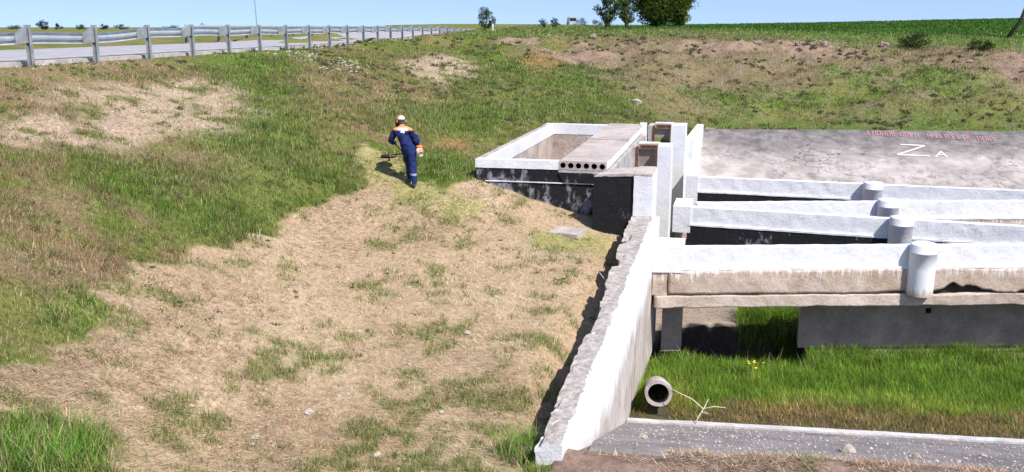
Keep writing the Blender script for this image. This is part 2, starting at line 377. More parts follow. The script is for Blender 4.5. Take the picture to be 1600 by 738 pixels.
# ------------------------------------------------------------------ what grows where (world metres)
REG = {
'pale' : [(-14.44, 20.35, 0.66, 2.14, -1.22, 1.8), (-13.43, 16.02, 0.08, 0.33, -0.2, 0.26), (-13.74, 40.73, 0.82, 1.89, -1.29, 3.86), (-13.65, 17.73, 0.31, 1.16, -0.62, 0.85), (-15.08, 22.48, 0.37, 1.6, -1.07, 1.65), (-14.28, 15.72, 0.12, 0.75, -0.76, 0.89)],
'brown' : [(-16.91, 20.89, 0.35, 5.0, -1.29, 1.66), (-14.61, 16.11, 0.23, 1.2, -1.23, 1.45), (-10.68, 11.48, 0.09, 0.95, -1.02, 1.19), (-12.11, 30.71, 1.31, 2.39, -0.79, 2.04), (-9.69, 10.94, 0.03, 0.75, -0.78, 0.96), (-11.78, 17.35, 0.56, 1.32, -0.62, 0.97), (-14.99, 31.5, 0.8, 1.64, -0.82, 1.76), (-11.05, 29.83, 0.9, 1.45, -0.71, 1.94)],
'lush' : [(-7.89, 45.12, 1.45, 2.46, -0.99, 5.59), (-7.65, 22.5, 0.73, 0.8, -0.65, 1.96), (-17.41, 30.12, 0.51, 1.75, -3.35, 5.9), (-10.09, 15.36, 0.5, 1.21, -0.64, 1.04), (-9.98, 18.64, 1.06, 1.39, -0.64, 1.26), (-8.81, 9.99, 0.09, 0.61, -0.48, 0.6), (-9.44, 29.99, 1.67, 2.06, -0.83, 2.65), (-6.7, 36.15, 1.71, 4.12, -0.76, 4.05), (5.17, 55.01, 0.64, 0.11, 0.08, 1.09), (-11.54, 15.41, 0.33, 1.15, -0.58, 0.84), (-12.27, 20.68, 0.85, 1.35, -1.09, 1.92), (-12.92, 45.62, 1.49, 3.16, -2.09, 7.4), (3.52, 50.01, 6.46, 2.13, 0.08, 1.56), (9.12, 53.73, 4.04, 0.52, 0.41, 2.88)],
'orange' : [(-10.73, 49.47, 0.65, 1.06, -0.86, 3.93), (-8.45, 25.51, 0.29, 0.95, -0.26, 0.79)],
'soil' : [(16.24, 60.14, 1.48, 0.35, 1.08, 4.34), (-1.31, 59.43, 2.38, 0.71, -0.05, 1.49), (4.3, 61.7, 2.82, 0.92, 0.17, 3.01), (-14.38, 60.44, 1.69, 0.43, -0.75, 3.14), (-9.93, 55.51, 2.3, 0.66, -0.52, 2.86)],
'fardry' : [(-3.49, 53.45, 3.8, 2.48, -0.54, 7.21), (3.53, 57.9, 6.39, 1.59, 0.2, 4.39), (12.04, 58.94, 4.4, 0.93, 0.9, 4.89), (-7.61, 56.06, 4.61, 1.27, -0.56, 4.0)],
'tall' : [(-6.73, 7.04, 0.17, 0.85, -0.43, 0.5), (-2.36, 9.97, 0.38, -0.02, -0.09, 0.36)],
'fresh' : [(-8.81, 21.31, 0.67, 0.6, -0.49, 1.22), (-7.57, 20.29, 0.84, 0.44, -0.2, 0.54), (-9.56, 21.82, 0.5, 0.54, -0.28, 0.66), (-3.65, 19.96, 0.83, 0.46, -0.12, 0.62), (-6.34, 20.04, 0.41, 0.23, -0.12, 0.38)]}
MOWN = [(-7.85, 7.13), (-7.85, 7.63), (-8.05, 8.41), (-8.58, 9.94), (-9.38, 11.35), (-9.47, 12.11), (-9.39, 13.6), (-9.28, 15.14), (-9.38, 17.16), (-8.97, 18.54), (-8.57, 19.79), (-9.86, 21.46), (-9.76, 22.31), (-8.96, 22.13), (-7.72, 20.69), (-6.87, 20.67), (-6.5, 21.3), (-5.8, 22.2), (-4.25, 22.2), (-3.0, 22.2), (-2.0, 22.0), (-2.0, 16.16), (-2.0, 13.38), (-2.0, 10.56), (-2.4, 9.0), (-4.5, 5.5), (-6.17, 7.37), (-6.8, 7.77), (-7.26, 7.48), (-7.54, 6.81)]
def region(kind, X, Y, soft=0.5, wobble=0.5):
    jx = (fbm(X, Y, 0.8, 3, 51)-0.5)*wobble*2; jy = (fbm(X, Y, 0.8, 3, 61)-0.5)*wobble*2
    out = np.zeros(np.shape(X))
    for cx, cy, ax, ay, bx, by in REG[kind]:
        d = ax*by-ay*bx
        if abs(d) < 0.02: d = 0.02
        px = X-cx; py = Y-cy
        a = (px*by-py*bx)/d; b = (ax*py-ay*px)/d
        r = np.sqrt(a*a+b*b) + jx*1.2 + jy*0.6
        out = np.maximum(out, sstep(1+soft, 1-soft*0.6, r))
    return out
def in_poly(poly, X, Y):
    r = np.zeros(np.shape(X), bool); n = len(poly)
    for i in range(n):
        x1, y1 = poly[i]; x2, y2 = poly[(i+1) % n]
        if y1 == y2: continue
        r ^= ((Y < y1) != (Y < y2)) & (X < (x2-x1)*(Y-y1)/(y2-y1)+x1)
    return r
def mown(X, Y):
    jx = (fbm(X, Y, 1.3, 4, 71)-0.5)*0.8; jy = (fbm(X, Y, 1.3, 4, 81)-0.5)*0.8
    m = in_poly(MOWN, X+jx, Y+jy).astype(float)
    return m
PAL = dict(green=(0.110, 0.150, 0.028), olive=(0.170, 0.175, 0.052), brown=(0.225, 0.16, 0.092), straw=(0.47, 0.355, 0.225), pale=(0.46, 0.36, 0.265),
           lush=(0.092, 0.175, 0.024), soil=(0.27, 0.185, 0.14), crop=(0.042, 0.10, 0.014), dryfar=(0.215, 0.165, 0.105))
P_ = {k: np.array(v) for k, v in PAL.items()}
def cover(X, Y):
    """average plant colour of the sward (N,3), plus masks"""
    n1 = fbm(X, Y, 0.45, 4, 101); n2 = fbm(X, Y, 1.5, 3, 111); n3 = fbm(X, Y, 4.5, 2, 121)
    L = lambda a, b, t: a*(1-t[..., None])+b*t[..., None]
    one = np.ones(np.shape(X)+(1,))
    c = L(P_['green']*one, P_['olive']*one, sstep(0.30, 0.62, n1*0.55+n2*0.45))
    c = L(c, P_['brown']*one, 0.85*sstep(0.50, 0.70, n2*0.6+n3*0.4))
    far = sstep(40, 50, Y)*sstep(-14, -6, X)
    c = L(c, P_['dryfar']*one, far*sstep(0.62, 0.36, n1*0.6+n2*0.4)*0.8)
    c = L(c, P_['dryfar']*one, region('fardry', X, Y, 0.6)*sstep(0.66, 0.44, n2*0.6+n3*0.4))
    br = region('brown', X, Y, 0.75)*sstep(0.36, 0.6, n2*0.5+n3*0.5+0.05)
    c = L(c, P_['brown']*1.1*one, br*0.85)
    lu = region('lush', X, Y, 0.75)*sstep(0.34, 0.58, n2*0.6+n3*0.4+0.05)
    c = L(c, P_['lush']*one, lu*0.65)
    pa = region('pale', X, Y, 0.75)*sstep(0.36, 0.54, n2*0.45+n3*0.55+0.04)
    c = L(c, P_['pale']*one, pa*0.9)
    orr = region('orange', X, Y, 0.6); c = L(c, np.array([0.30, 0.19, 0.075])*one, orr*0.7)
    so = region('soil', X, Y, 0.7)*sstep(0.40, 0.56, n2*0.5+n3*0.5+0.05); c = L(c, P_['soil']*one, so)
    crop = sstep(66, 76, Y)*sstep(-16, -8, X)
    crest = sstep(61, 66, Y+(n1-0.5)*6)*sstep(-26, -20, X)
    c = L(c, P_['lush']*0.9*one, crest*0.75); c = L(c, P_['crop']*(0.7+0.7*n1[..., None]), crop)
    foot = sstep(5.5, 1.0, Y-slope_top_y(X)+(n1-0.5)*4)*sstep(-3, 0, X)*(Y > 40); c = L(c, P_['lush']*0.95*one, foot*sstep(0.35, 0.55, n2*0.6+n3*0.4)*0.8)
    mo = mown(X, Y)
    fr = region('fresh', X, Y, 0.6)
    g = sstep(0.56, 0.70, n2*0.5+n3*0.5)
    mc = L(P_['straw']*one, P_['brown']*1.5*one, 0.55*sstep(0.38, 0.62, n1))
    mc = L(mc, P_['olive']*1.25*one, g*0.9)
    mc = L(mc, np.array([0.30, 0.31, 0.085])*one, fr*0.9)
    c = L(c, mc, mo)
    ta = region('tall', X, Y, 0.35, 0.2); c = L(c, P_['lush']*1.15*one, ta)
    return c, dict(mown=mo*(1-ta), pale=pa, soil=so, lush=lu, tall=ta, fresh=fr, crop=crop, far=far)
# ------------------------------------------------------------------ the ground sheet
def axis(lo, hi, step, extra, ends):
    a = list(np.arange(lo, hi+1e-6, step)); a = [v for v in a if all(abs(v-e) > 0.03 for e in extra)]
    for e in extra: a += [e-0.012, e+0.012]
    d = step; v = hi
    while v < ends[1]: d *= 1.13; v += d; a.append(v)
    d = step; v = lo
    while v > ends[0]: d *= 1.13; v -= d; a.append(v)
    return np.array(sorted(a))
gx = axis(-21, 20, 0.16, [-1.9, -3.05, -6.3], (-1500, 1500))
gy = axis(5, 66, 0.17, [21.85, 22.05, 30.45, 31.7], (-12, 1800))
GX, GY = np.meshgrid(gx, gy); GZ = ground(GX, GY)
nx_, ny_ = len(gx), len(gy)
V = np.stack([GX.ravel(), GY.ravel(), GZ.ravel()], 1)
ii = (np.arange(ny_-1)[:, None]*nx_+np.arange(nx_-1)[None]).ravel()
Fq = np.stack([ii, ii+1, ii+nx_+1, ii+nx_], 1)
def npmesh(name, V, F, m, col=None, parent=None, smooth=False):
    me = bpy.data.meshes.new(name); n = F.shape[1]
    me.vertices.add(len(V)); me.vertices.foreach_set('co', np.asarray(V, np.float32).ravel())
    me.loops.add(F.size); me.loops.foreach_set('vertex_index', F.astype(np.int32).ravel())
    me.polygons.add(len(F)); me.polygons.foreach_set('loop_start', np.arange(0, F.size, n, dtype=np.int32))
    me.polygons.foreach_set('use_smooth', np.full(len(F), smooth))
    me.update(calc_edges=True)
    if col is not None:
        a = me.color_attributes.new('col', 'FLOAT_COLOR', 'POINT')
        cc = np.ones((len(V), 4), np.float32); cc[:, :3] = col; a.data.foreach_set('color', cc.ravel())
    me.materials.append(m)
    return link(bpy.data.objects.new(name, me), parent)
cc, mk = cover(GX.ravel(), GY.ravel())
one = np.ones((len(V), 1))
earth = np.array([0.37, 0.265, 0.19])*(0.72+0.56*fbm(V[:, 0], V[:, 1], 1.1, 4, 223))[:, None]*one
k = (mk['mown']*0.55+mk['pale']*0.6+mk['soil']*0.3)[:, None]
gc = cc*0.90*(1-k) + (cc*0.4+earth*0.6)*k
bas = (V[:, 0] > -1.9) & (V[:, 1] < slope_top_y(V[:, 0])+0.3)
bc = np.where((V[:, 1] < kerb_y(V[:, 0])+0.0)[:, None], np.array([0.24, 0.165, 0.125])*(0.55+0.9*fbm(V[:, 0], V[:, 1], 2.2, 4, 203))[:, None], np.array([0.085, 0.075, 0.045])*one)
n4 = fbm(V[:, 0], V[:, 1], 1.4, 4, 201)[:, None]
bc = np.where((V[:, 1] > a_line(V[:, 0])+0.3)[:, None], np.array([0.30, 0.24, 0.19])*(0.6+0.8*n4), bc)
bk = V[:, 1]-a_line(V[:, 0]); bc = np.where(((bk > -0.1) & (bk < 1.95) & (V[:, 0] < 1.9))[:, None], np.array([0.035, 0.03, 0.025])*one, bc)  # pit floor and wall painted near-black, shade behind the front beam put into colour
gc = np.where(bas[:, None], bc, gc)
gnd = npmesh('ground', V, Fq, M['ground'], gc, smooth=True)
tag(gnd, kind='structure', label='grassy valley side with mown straw-coloured floor and field beyond')

# ------------------------------------------------------------------ road on the shoulder
def road_strip(name, v0, v1, dz, m, u0=-45, u1=160, n=120):
    V = []; F = []
    for i in range(n+1):
        u = u0+(u1-u0)*i/n
        z = float(shoulder_z(np.array(u))) + dz - 0.012*max(0, u-95)
        bend = 0.004*max(0, u-62)**2
        for v in (v0, v1):
            p = R0+RD*u+RN*(v+bend); V.append((p[0], p[1], z))
    for i in range(n): F.append([2*i, 2*i+2, 2*i+3, 2*i+1])
    return mesh(name, V, F, m)
rd = road_strip('road', 0.95, 8.6, 0.07, M['asphalt'])
tag(rd, kind='structure', label='pale worn asphalt road behind the guardrail')
ln = road_strip('road_edge_line', 1.15, 1.32, 0.076, M['linepaint']); tag(ln, kind='structure')
ln = road_strip('road_edge_line', 8.2, 8.34, 0.076, M['linepaint']); tag(ln, kind='structure')
def verge(name, v0, v1):                       # broken edge of the road bed, a low step above the grass
    V = []; F = []; n = 260
    for i in range(n+1):
        u = -40+150*i/n
        z = float(shoulder_z(np.array(u))) - 0.012*max(0, u-95); bend = 0.004*max(0, u-62)**2
        j = 0.12*(float(fbm(np.array(u), np.array(0.0), 1.7, 3, 5))-0.5)
        for v, zz in ((v1, 0.068), (v0+j, 0.05), (v0+j-0.03, -0.16)):
            p = R0+RD*u+RN*(v+bend); V.append((p[0], p[1], z+zz))
    for i in range(n):
        for q in (0, 1): F.append([3*i+q, 3*i+q+1, 3*i+4+q, 3*i+3+q])
    return mesh(name, V, F, M['kerb2'])
M['kerb2'] = mat_concrete('gravel_shoulder', (0.33, 0.29, 0.26), (0.50, 0.45, 0.42), 2.5)
tag(verge('road_shoulder', 0.42, 0.96), kind='structure')

# ------------------------------------------------------------------ concrete apron, kerb and far lining
def apron():
    xs = np.linspace(-1.64, 16, 90); ts = np.linspace(0, 1, 30); V = []; F = []
    for t in ts:
        for x in xs:
            y1 = kerb_y(x)-0.16; y0 = 10.2-0.02*x
            y = y1*(1-t)+y0*t
            V.append((x, y, KZ+0.385*(kerb_y(x)-y) + 0.03*float(fbm(np.array(x), np.array(y), 0.9, 3, 9)-0.5) - 0.30*max(0.0, (t-0.82)/0.18)**2))
    n = len(xs)
    for j in range(len(ts)-1):
        for i in range(n-1): F.append([j*n+i+1, j*n+i, (j+1)*n+i, (j+1)*n+i+1])
    F = [f[::-1] for f in F]
    return mesh('apron', V, F, M['apron'], smooth=True)
tag(apron(), kind='structure', label='grey gravelly concrete apron sloping down to the grass basin')
kb = block('kerb', [(-1.64, kerb_y(-1.64)-0.17, KZ-0.3), (16, kerb_y(16)-0.17, KZ-0.3), (16, kerb_y(16)+0.06, KZ-0.3), (-1.64, kerb_y(-1.64)+0.06, KZ-0.3),
                    (-1.64, kerb_y(-1.64)-0.17, KZ+0.10), (16, kerb_y(16)-0.17, KZ+0.10), (16, kerb_y(16)+0.06, KZ+0.06), (-1.64, kerb_y(-1.64)+0.06, KZ+0.06)], M['kerb'], None, 0.12, 0.012, 3, 5)
tag(kb, 'pale concrete kerb between the apron and the tall basin grass', 'kerb', kind='structure')
def lining():
    xs = np.linspace(-1.72, 26, 70); ts = np.linspace(0, 1, 26); V = []; F = []
    for t in ts:
        for x in xs:
            y = slope_top_y(x)+0.3*0 - 10.5*t
            V.append((x, y, -4.72 - 0.36*10.5*t + 0.05*float(fbm(np.array(x), np.array(y), 0.5, 3, 19)-0.5)))
    n = len(xs)
    for j in range(len(ts)-1):
        for i in range(n-1): F.append([j*n+i, (j+1)*n+i, (j+1)*n+i+1, j*n+i+1])
    o = len(V)
    for x in xs: V.append((x, slope_top_y(x)+0.3, -4.76))
    for x in xs: V.append((x, slope_top_y(x)+0.3, -5.2))
    for i in range(n-1):
        F.append([o+i, i, i+1, o+i+1]); F.append([o+n+i, o+i, o+i+1, o+n+i+1])
    return mesh('concrete_lining', V, F, M['lining'], smooth=True)
lin = lining(); tag(lin, 'stained grey concrete lining sloping down from the far grass bank', 'lining', kind='structure')
# painted letters on the lining: straight brush strokes 4 mm proud
def on_lining(s, t):      # s metres along the slope's top edge from X=-1.5, t metres down the slope
    y0 = 43.1+0.18*s; return np.array([-1.5+s, y0-t*0.941, -4.72-0.36*t*0.941])
from mathutils import noise as mnoise
def strokes(name, segs, wd, m, lift, parent=None):
    V = []; F = []
    for (s0, t0, s1, t1) in segs:
        d = np.array([s1-s0, t1-t0]); L = np.hypot(*d); d = d/L; nn = np.array([-d[1], d[0]])*wd/2
        k = 8
        for i in range(k+1):
            q = np.array([s0, t0])+d*L*i/k
            for sg in (-1, 1):
                p = on_lining(*(q+sg*nn*(0.85+0.3*random.random())))
                p[2] += 0.05*float(fbm(np.array(p[0]), np.array(p[1]), 0.5, 3, 19)-0.5)
                p += np.array([0.0, -0.34, 0.94])*lift; V.append(p)
        o = len(V)-2*(k+1)
        for i in range(k): F.append([o+2*i, o+2*i+1, o+2*i+3, o+2*i+2])
    return mesh(name, V, F, m, parent)
random.seed(4)
# letters
Z_ = [(8.76, 1.53, 9.80, 1.62), (9.78, 1.64, 8.53, 2.50), (8.51, 2.52, 9.86, 2.62)]
A_ = [(10.12, 2.68, 10.41, 2.16), (10.41, 2.16, 10.58, 2.68), (10.26, 2.46, 10.50, 2.48)]
zt = tag(strokes('painted_letter', Z_, 0.07, M['letter'], 0.03), 'large white letter Z painted on the far lining', 'lettering')
at_ = tag(strokes('painted_letter', A_, 0.055, M['letter'], 0.03), 'small white letter A painted beside the Z', 'lettering')
rs = []
def red_word(s0, s1, t0, t1, n):
    for i in range(n):
        s = s0+(s1-s0)*(i+0.1)/n; e = s+(s1-s0)/n*0.62
        t = t0+(t1-t0)*i/n; b = t+0.42
        kind = random.choice('HPIEOLA')
        rs.append((s, t, s, b))
        if kind in 'HPOA': rs.append((e, t, e, b))
        if kind in 'POEA': rs.append((s, t+0.03, e, t+0.03))
        if kind in 'OEL': rs.append((s, b-0.03, e, b-0.03))
        if kind in 'HEA': rs.append((s, (t+b)/2, e, (t+b)/2))
for a in ((7.42, 8.70, 0.12, 0.26, 6), (8.85, 9.72, 0.27, 0.42, 4), (10.06, 11.0, 0.36, 0.48, 5), (11.12, 12.05, 0.46, 0.60, 4), (12.2, 13.1, 0.60, 0.72, 4)): red_word(*a)
insc = empty('faded_inscription', (8.7, 44.8, -5.0))
for i in range(0, len(rs)):
    o = strokes('brush_stroke', rs[i:i+1], 0.042, M['redpaint'], 0.028); o.parent = insc; o.matrix_parent_inverse = Matrix.Translation(insc.location).inverted()
tag(insc, 'faded unreadable red inscription along the top of the far lining', 'lettering')

# ------------------------------------------------------------------ intake box
bx = empty('intake_box', (-4.7, 21.8, -5.2)); tag(bx, 'open concrete box with white rim and black tarred front', 'concrete box')
def sub(name, b, m, parent, **k):
    o = block(name, b, m, None, **k); o.parent = parent; o.matrix_parent_inverse = Matrix.Translation(parent.location).inverted(); return o
fy = lambda X: 21.70+0.05*(X+6.45)
def fb(x0, x1, d0, d1, z0, z1): # a slab along the front line
    return [(x0, fy(x0)+d0, z0), (x1, fy(x1)+d0, z0), (x1, fy(x1)+d1, z0), (x0, fy(x0)+d1, z0), (x0, fy(x0)+d0, z1), (x1, fy(x1)+d0, z1), (x1, fy(x1)+d1, z1), (x0, fy(x0)+d1, z1)]
sub('front_wall', fb(-6.43, -3.02, 0.015, 0.23, -5.6, -3.52), M['bitumen'], bx, amp=0.012, s=2)
sub('rim', fb(-6.46, -4.31, -0.005, 0.24, -3.52, -3.30), M['white'], bx, amp=0.010, s=3)
sub('slab_seat', fb(-4.31, -3.02, 0.0, 0.24, -3.60, -3.525), M['grey'], bx, amp=0.012, s=13)
sub('mortar_line', fb(-6.2, -3.3, -0.012, 0.05, -3.868, -3.845), M['white'], bx, amp=0.008, s=4, res=0.07)
V, F = hexa([(-4.16, fy(-4.2)-0.03, -3.84), (-3.42, fy(-3.4)-0.03, -3.84), (-3.42, fy(-3.4)+0.1, -3.84), (-4.16, fy(-4.2)+0.1, -3.84),
             (-4.30, fy(-4.3)-0.03, -3.585), (-3.12, fy(-3.1)-0.03, -3.585), (-3.12, fy(-3.1)+0.1, -3.585), (-4.30, fy(-4.3)+0.1, -3.585)], 0.1, 0.006, 5, 6)
o = mesh('infill_panel', V, F, M['bitumen']); o.parent = bx; o.matrix_parent_inverse = Matrix.Translation(bx.location).inverted()
sub('side_wall', (-6.44, -6.20, 21.96, 30.36, -5.6, -3.66), M['pink'], bx, amp=0.008, s=7)
sub('rim', (-6.30, -6.185, 21.965, 30.36, -3.66, -3.305), M['white'], bx, amp=0.008, s=8)
sub('coping', (-6.46, -6.302, 21.965, 30.36, -3.66, -3.30), M['grey'], bx, amp=0.010, s=9)
sub('back_wall', (-6.44, -3.0, 30.375, 30.60, -5.6, -3.64), M['pink'], bx, amp=0.008, s=10)
sub('rim', (-6.46, -3.02, 30.365, 30.62, -3.64, -3.29), M['white'], bx, amp=0.008, s=11)
sub('inner_wall', (-4.62, -4.44, 21.97, 30.35, -5.6, -3.70), M['pink'], bx, amp=0.008, s=12)
sub('side_wall', (-3.22, -3.02, 22.1, 30.35, -5.6, -3.56), M['grey'], bx, amp=0.008, s=14)
sub('box_floor', (-6.2, -4.62, 21.95, 30.36, -5.3, -4.95), M['pink'], bx, amp=0.03, s=15)

# ------------------------------------------------------------------ hollow-core slabs
def hollow_slab(y0, y1, zt):
    e = empty('hollow_core_slab', (-3.7, (y0+y1)/2, zt-0.22))
    x0, x1, h = -4.30, -3.10, 0.22; n = 20; r = 0.071
    V = []; F = []; VB = []; FB = []
    for k in range(6):
        cx = x0+0.2*(k+0.5); cz = zt-h/2
        for yy, sg in ((y0, 1), (y1, -1)):
            o = len(V); sq = []
            for i in range(n):
                a = 2*math.pi*i/n; ca, sa = math.cos(a), math.sin(a)
                sc_ = min(0.1/max(abs(ca), 1e-6), (h/2)/max(abs(sa), 1e-6))
                V.append((cx+ca*r, yy, cz+sa*r)); sq.append((cx+ca*sc_, yy, cz+sa*sc_))
            V += sq
            for i in range(n):
                j = (i+1) % n; q = [o+i, o+n+i, o+n+j, o+j]; F.append(q if sg > 0 else q[::-1])
            corners = [(0.1, h/2), (-0.1, h/2), (-0.1, -h/2), (0.1, -h/2)]
            for (dx, dz) in corners:          # fill the square's corners
                ang = math.atan2(dz, dx) % (2*math.pi); i = int(ang/(2*math.pi)*n); j = (i+1) % n
                V.append((cx+dx, yy, cz+dz)); q = [o+n+i, len(V)-1, o+n+j]; F.append(q if sg > 0 else q[::-1])
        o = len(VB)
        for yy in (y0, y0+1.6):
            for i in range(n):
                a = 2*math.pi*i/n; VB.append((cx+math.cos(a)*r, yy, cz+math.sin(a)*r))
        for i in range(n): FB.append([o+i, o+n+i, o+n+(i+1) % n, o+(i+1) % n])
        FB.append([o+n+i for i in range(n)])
    ny = 24
    def strip(a, b, flip=False):
        o = len(V)
        for i in range(ny+1):
            y = y0+(y1-y0)*i/ny
            for t in (0, 0.5, 1):
                V.append((a[0]*(1-t)+b[0]*t, y, a[1]*(1-t)+b[1]*t))
        for i in range(ny):
            for t in (0, 1): F.append([o+3*i+t, o+3*i+t+1, o+3*i+4+t, o+3*i+3+t])
    strip((x0, zt), (x1, zt)); strip((x1, zt-h), (x0, zt-h)); strip((x0, zt-h), (x0, zt)); strip((x1, zt), (x1, zt-h))
    V = np.array(V); T = np.array([-3.7, (y0+y1)/2, zt-0.22])
    V = V + wob(V, 5, 23)*0.012
    o = mesh('slab_body', V-T, F, M['slab'], e); o2 = mesh('hollow_core', np.array(VB)-T, FB, M['dark'], e)
    side = block('side_splash', (x1+0.004, x1+0.012, y0+0.02, y1-0.02, zt-h+0.02, zt-0.012), M['white'], None, 0.2, 0.004, 5, 4); side.parent = e; side.matrix_parent_inverse = Matrix.Translation(Vector(T)).inverted()
    return e
s1 = hollow_slab(21.86, 26.40, -3.30); tag(s1, 'hollow-core slab showing six round holes, laid across the box front', 'concrete slab')
s2 = hollow_slab(26.45, 30.98, -3.285); tag(s2, 'hollow-core slab laid end to end behind the one showing its holes', 'concrete slab')

# ------------------------------------------------------------------ gate works
gw = empty('gate_works', (-2.5, 24, -7.2)); tag(gw, 'white and grey gate piers with rusty-framed recesses beside the box', 'gate')
sub('abutment', [(-3.28, 20.92, -5.6), (-2.30, 20.90, -5.6), (-2.30, 22.05, -5.6), (-3.28, 21.95, -5.6), (-3.26, 20.92, -3.50), (-2.30, 20.90, -3.46), (-2.30, 22.05, -3.46), (-2.95, 21.85, -3.50)], M['tar'], gw, amp=0.014, s=21)
sub('abutment_top', [(-3.26, 20.91, -3.50), (-2.30, 20.885, -3.46), (-2.30, 22.06, -3.46), (-2.95, 21.86, -3.50), (-3.20, 20.91, -3.44), (-2.30, 20.885, -3.40), (-2.30, 22.06, -3.40), (-2.93, 21.86, -3.44)], M['slab'], gw, amp=0.016, s=22, res=0.09)
sub('abutment_face', (-2.29, -1.85, 20.85, 22.15, -7.3, -3.44), M['white'], gw, amp=0.008, s=24)
sub('abutment_top', (-2.29, -1.86, 20.86, 22.14, -3.438, -3.395), M['slab'], gw, amp=0.010, s=25)
for (y, xl, x0, x1, xr, zt) in ((27.0, -3.01, -2.92, -2.28, -1.87, -3.52), (31.5, -3.0, -2.84, -2.22, -1.72, -3.36)):
    if y < 30: sub('cheek_wall', (-3.62, x0, y, y+0.94, -7.3, zt-0.06), M['grey'], gw, amp=0.008, s=31)
    else: sub('cheek_wall', (-3.02, x0, y, y+0.94, -7.3, zt-0.03), M['grey'], gw, amp=0.008, s=32)
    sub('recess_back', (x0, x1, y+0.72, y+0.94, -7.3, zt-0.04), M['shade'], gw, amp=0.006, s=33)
    sub('pier', (x1, xr, y, y+0.94, -7.4, zt), M['white'], gw, amp=0.007, s=34)
    sub('pier_cap', (x0, x1-0.005, y+0.72, y+0.98, zt-0.038, zt+0.01), M['white'], gw, amp=0.007, s=35)
    fr = sub('rusty_frame', (x0+0.002, x0+0.055, y-0.03, y+0.10, -4.9, zt-0.02), M['rust'], gw, res=0.3, amp=0.004)
    V, F = hexa(box8(x1-0.055, x1-0.004, y-0.012, y+0.10, -4.9, zt-0.06), 0.3, 0.004, 4, 3); o = mesh('rusty_guide', V, F, M['rust']); o.parent = gw; o.matrix_parent_inverse = Matrix.Translation(gw.location).inverted()
    sub('rusty_lintel', (x0+0.056, x1-0.056, y+0.60, y+0.66, zt-0.16, zt-0.06), M['rust'], gw, res=0.3, amp=0.004)
sub('sill', (-2.9, -2.3, 27.05, 27.4, -7.2, -4.75), M['grey'], gw, s=36)
sub('rear_post', (-3.22, -3.0, 30.63, 30.9, -4.4, -3.22), M['white'], gw, s=37)

# ------------------------------------------------------------------ wing wall in the foreground
def wing():
    top = lambda y: -5.145+0.0336*y
    xs = np.linspace(0, 1, 9); ys = np.concatenate([np.arange(9.55, 20.88, 0.085), [20.88]]); V = []; F = []; nx = len(xs)
    base = lambda y: min(-5.75, KZ+0.385*(15.1-y)) - 0.3 if y < 15.1 else -7.5
    nzv = 22
    idx = {}
    def put(i, j, k):
        key = (i, j, k)
        if key in idx: return idx[key]
        y = ys[j]; sec = 1 if y > 15.45 else 0
        zt = top(y) + (0.05 if sec else -0.02)
        x0_ = -2.12-0.14*float(sstep(15, 20.5, np.array(y))); x1_ = -1.80+0.15*float(sstep(9.5, 13.5, np.array(y))); x = x0_+(x1_-x0_)*xs[i]
        if sec and i == 0 and k == nzv: x -= 0.05
        zb = base(y)
        t = k/nzv
        z = zb*(1-t)+zt*t
        p = np.array([x, y, z])
        e = 0.008
        q = wob(p[None], 5.0, 41)[0]*2
        if i == 0 and k >= nzv-2: p[0] += 0.16*float(sstep(0.53, 0.57, fbm(np.array(y), np.array(2.2), 1.4, 4, 46)))*(1.0 if k >= nzv-1 else 0.5); e = 0.035
        if k == nzv and i <= 1: p[2] -= 0.08*float(sstep(0.56, 0.60, fbm(np.array(y), np.array(7.7), 2.3, 4, 47)))
        p = p + q*e*np.array([1, 0.6, 1])
        if k == nzv: p[2] += (0.07 if i < nx-1 else 0.03)*(float(fbm(np.array(x*2), np.array(y), 2.6, 4, 45))-0.5)
        idx[key] = len(V); V.append(p); return idx[key]
    ny = len(ys)
    for j in range(ny-1):
        for i in range(nx-1):
            F.append([put(i, j, nzv), put(i+1, j, nzv), put(i+1, j+1, nzv), put(i, j+1, nzv)])
        for k in range(nzv):
            F.append([put(nx-1, j, k), put(nx-1, j+1, k), put(nx-1, j+1, k+1), put(nx-1, j, k+1)])
            F.append([put(0, j, k), put(0, j, k+1), put(0, j+1, k+1), put(0, j+1, k)])
    for i in range(nx-1):
        for k in range(nzv):
            F.append([put(i, 0, k), put(i+1, 0, k), put(i+1, 0, k+1), put(i, 0, k+1)])
            F.append([put(i, ny-1, k), put(i, ny-1, k+1), put(i+1, ny-1, k+1), put(i+1, ny-1, k)])
    return mesh('wing_wall', V, F, M['wing'])
ww = wing(); tag(ww, 'long retaining wall with crumbling grey top and lime-washed side beside the mown floor', 'retaining wall')
fw = block('far_wing_wall', [(-1.80, 32.2, -7.6), (-1.50, 32.2, -7.6), (-1.50, 42.6, -7.6), (-1.80, 42.6, -7.6), (-1.80, 32.2, -3.95), (-1.50, 32.2, -3.95), (-1.50, 42.6, -4.45), (-1.80, 42.6, -4.45)], M['white'], None, 0.2, 0.012, 3, 51)
tag(fw, 'narrow white wing wall running from the gate piers to the far lining', 'retaining wall')

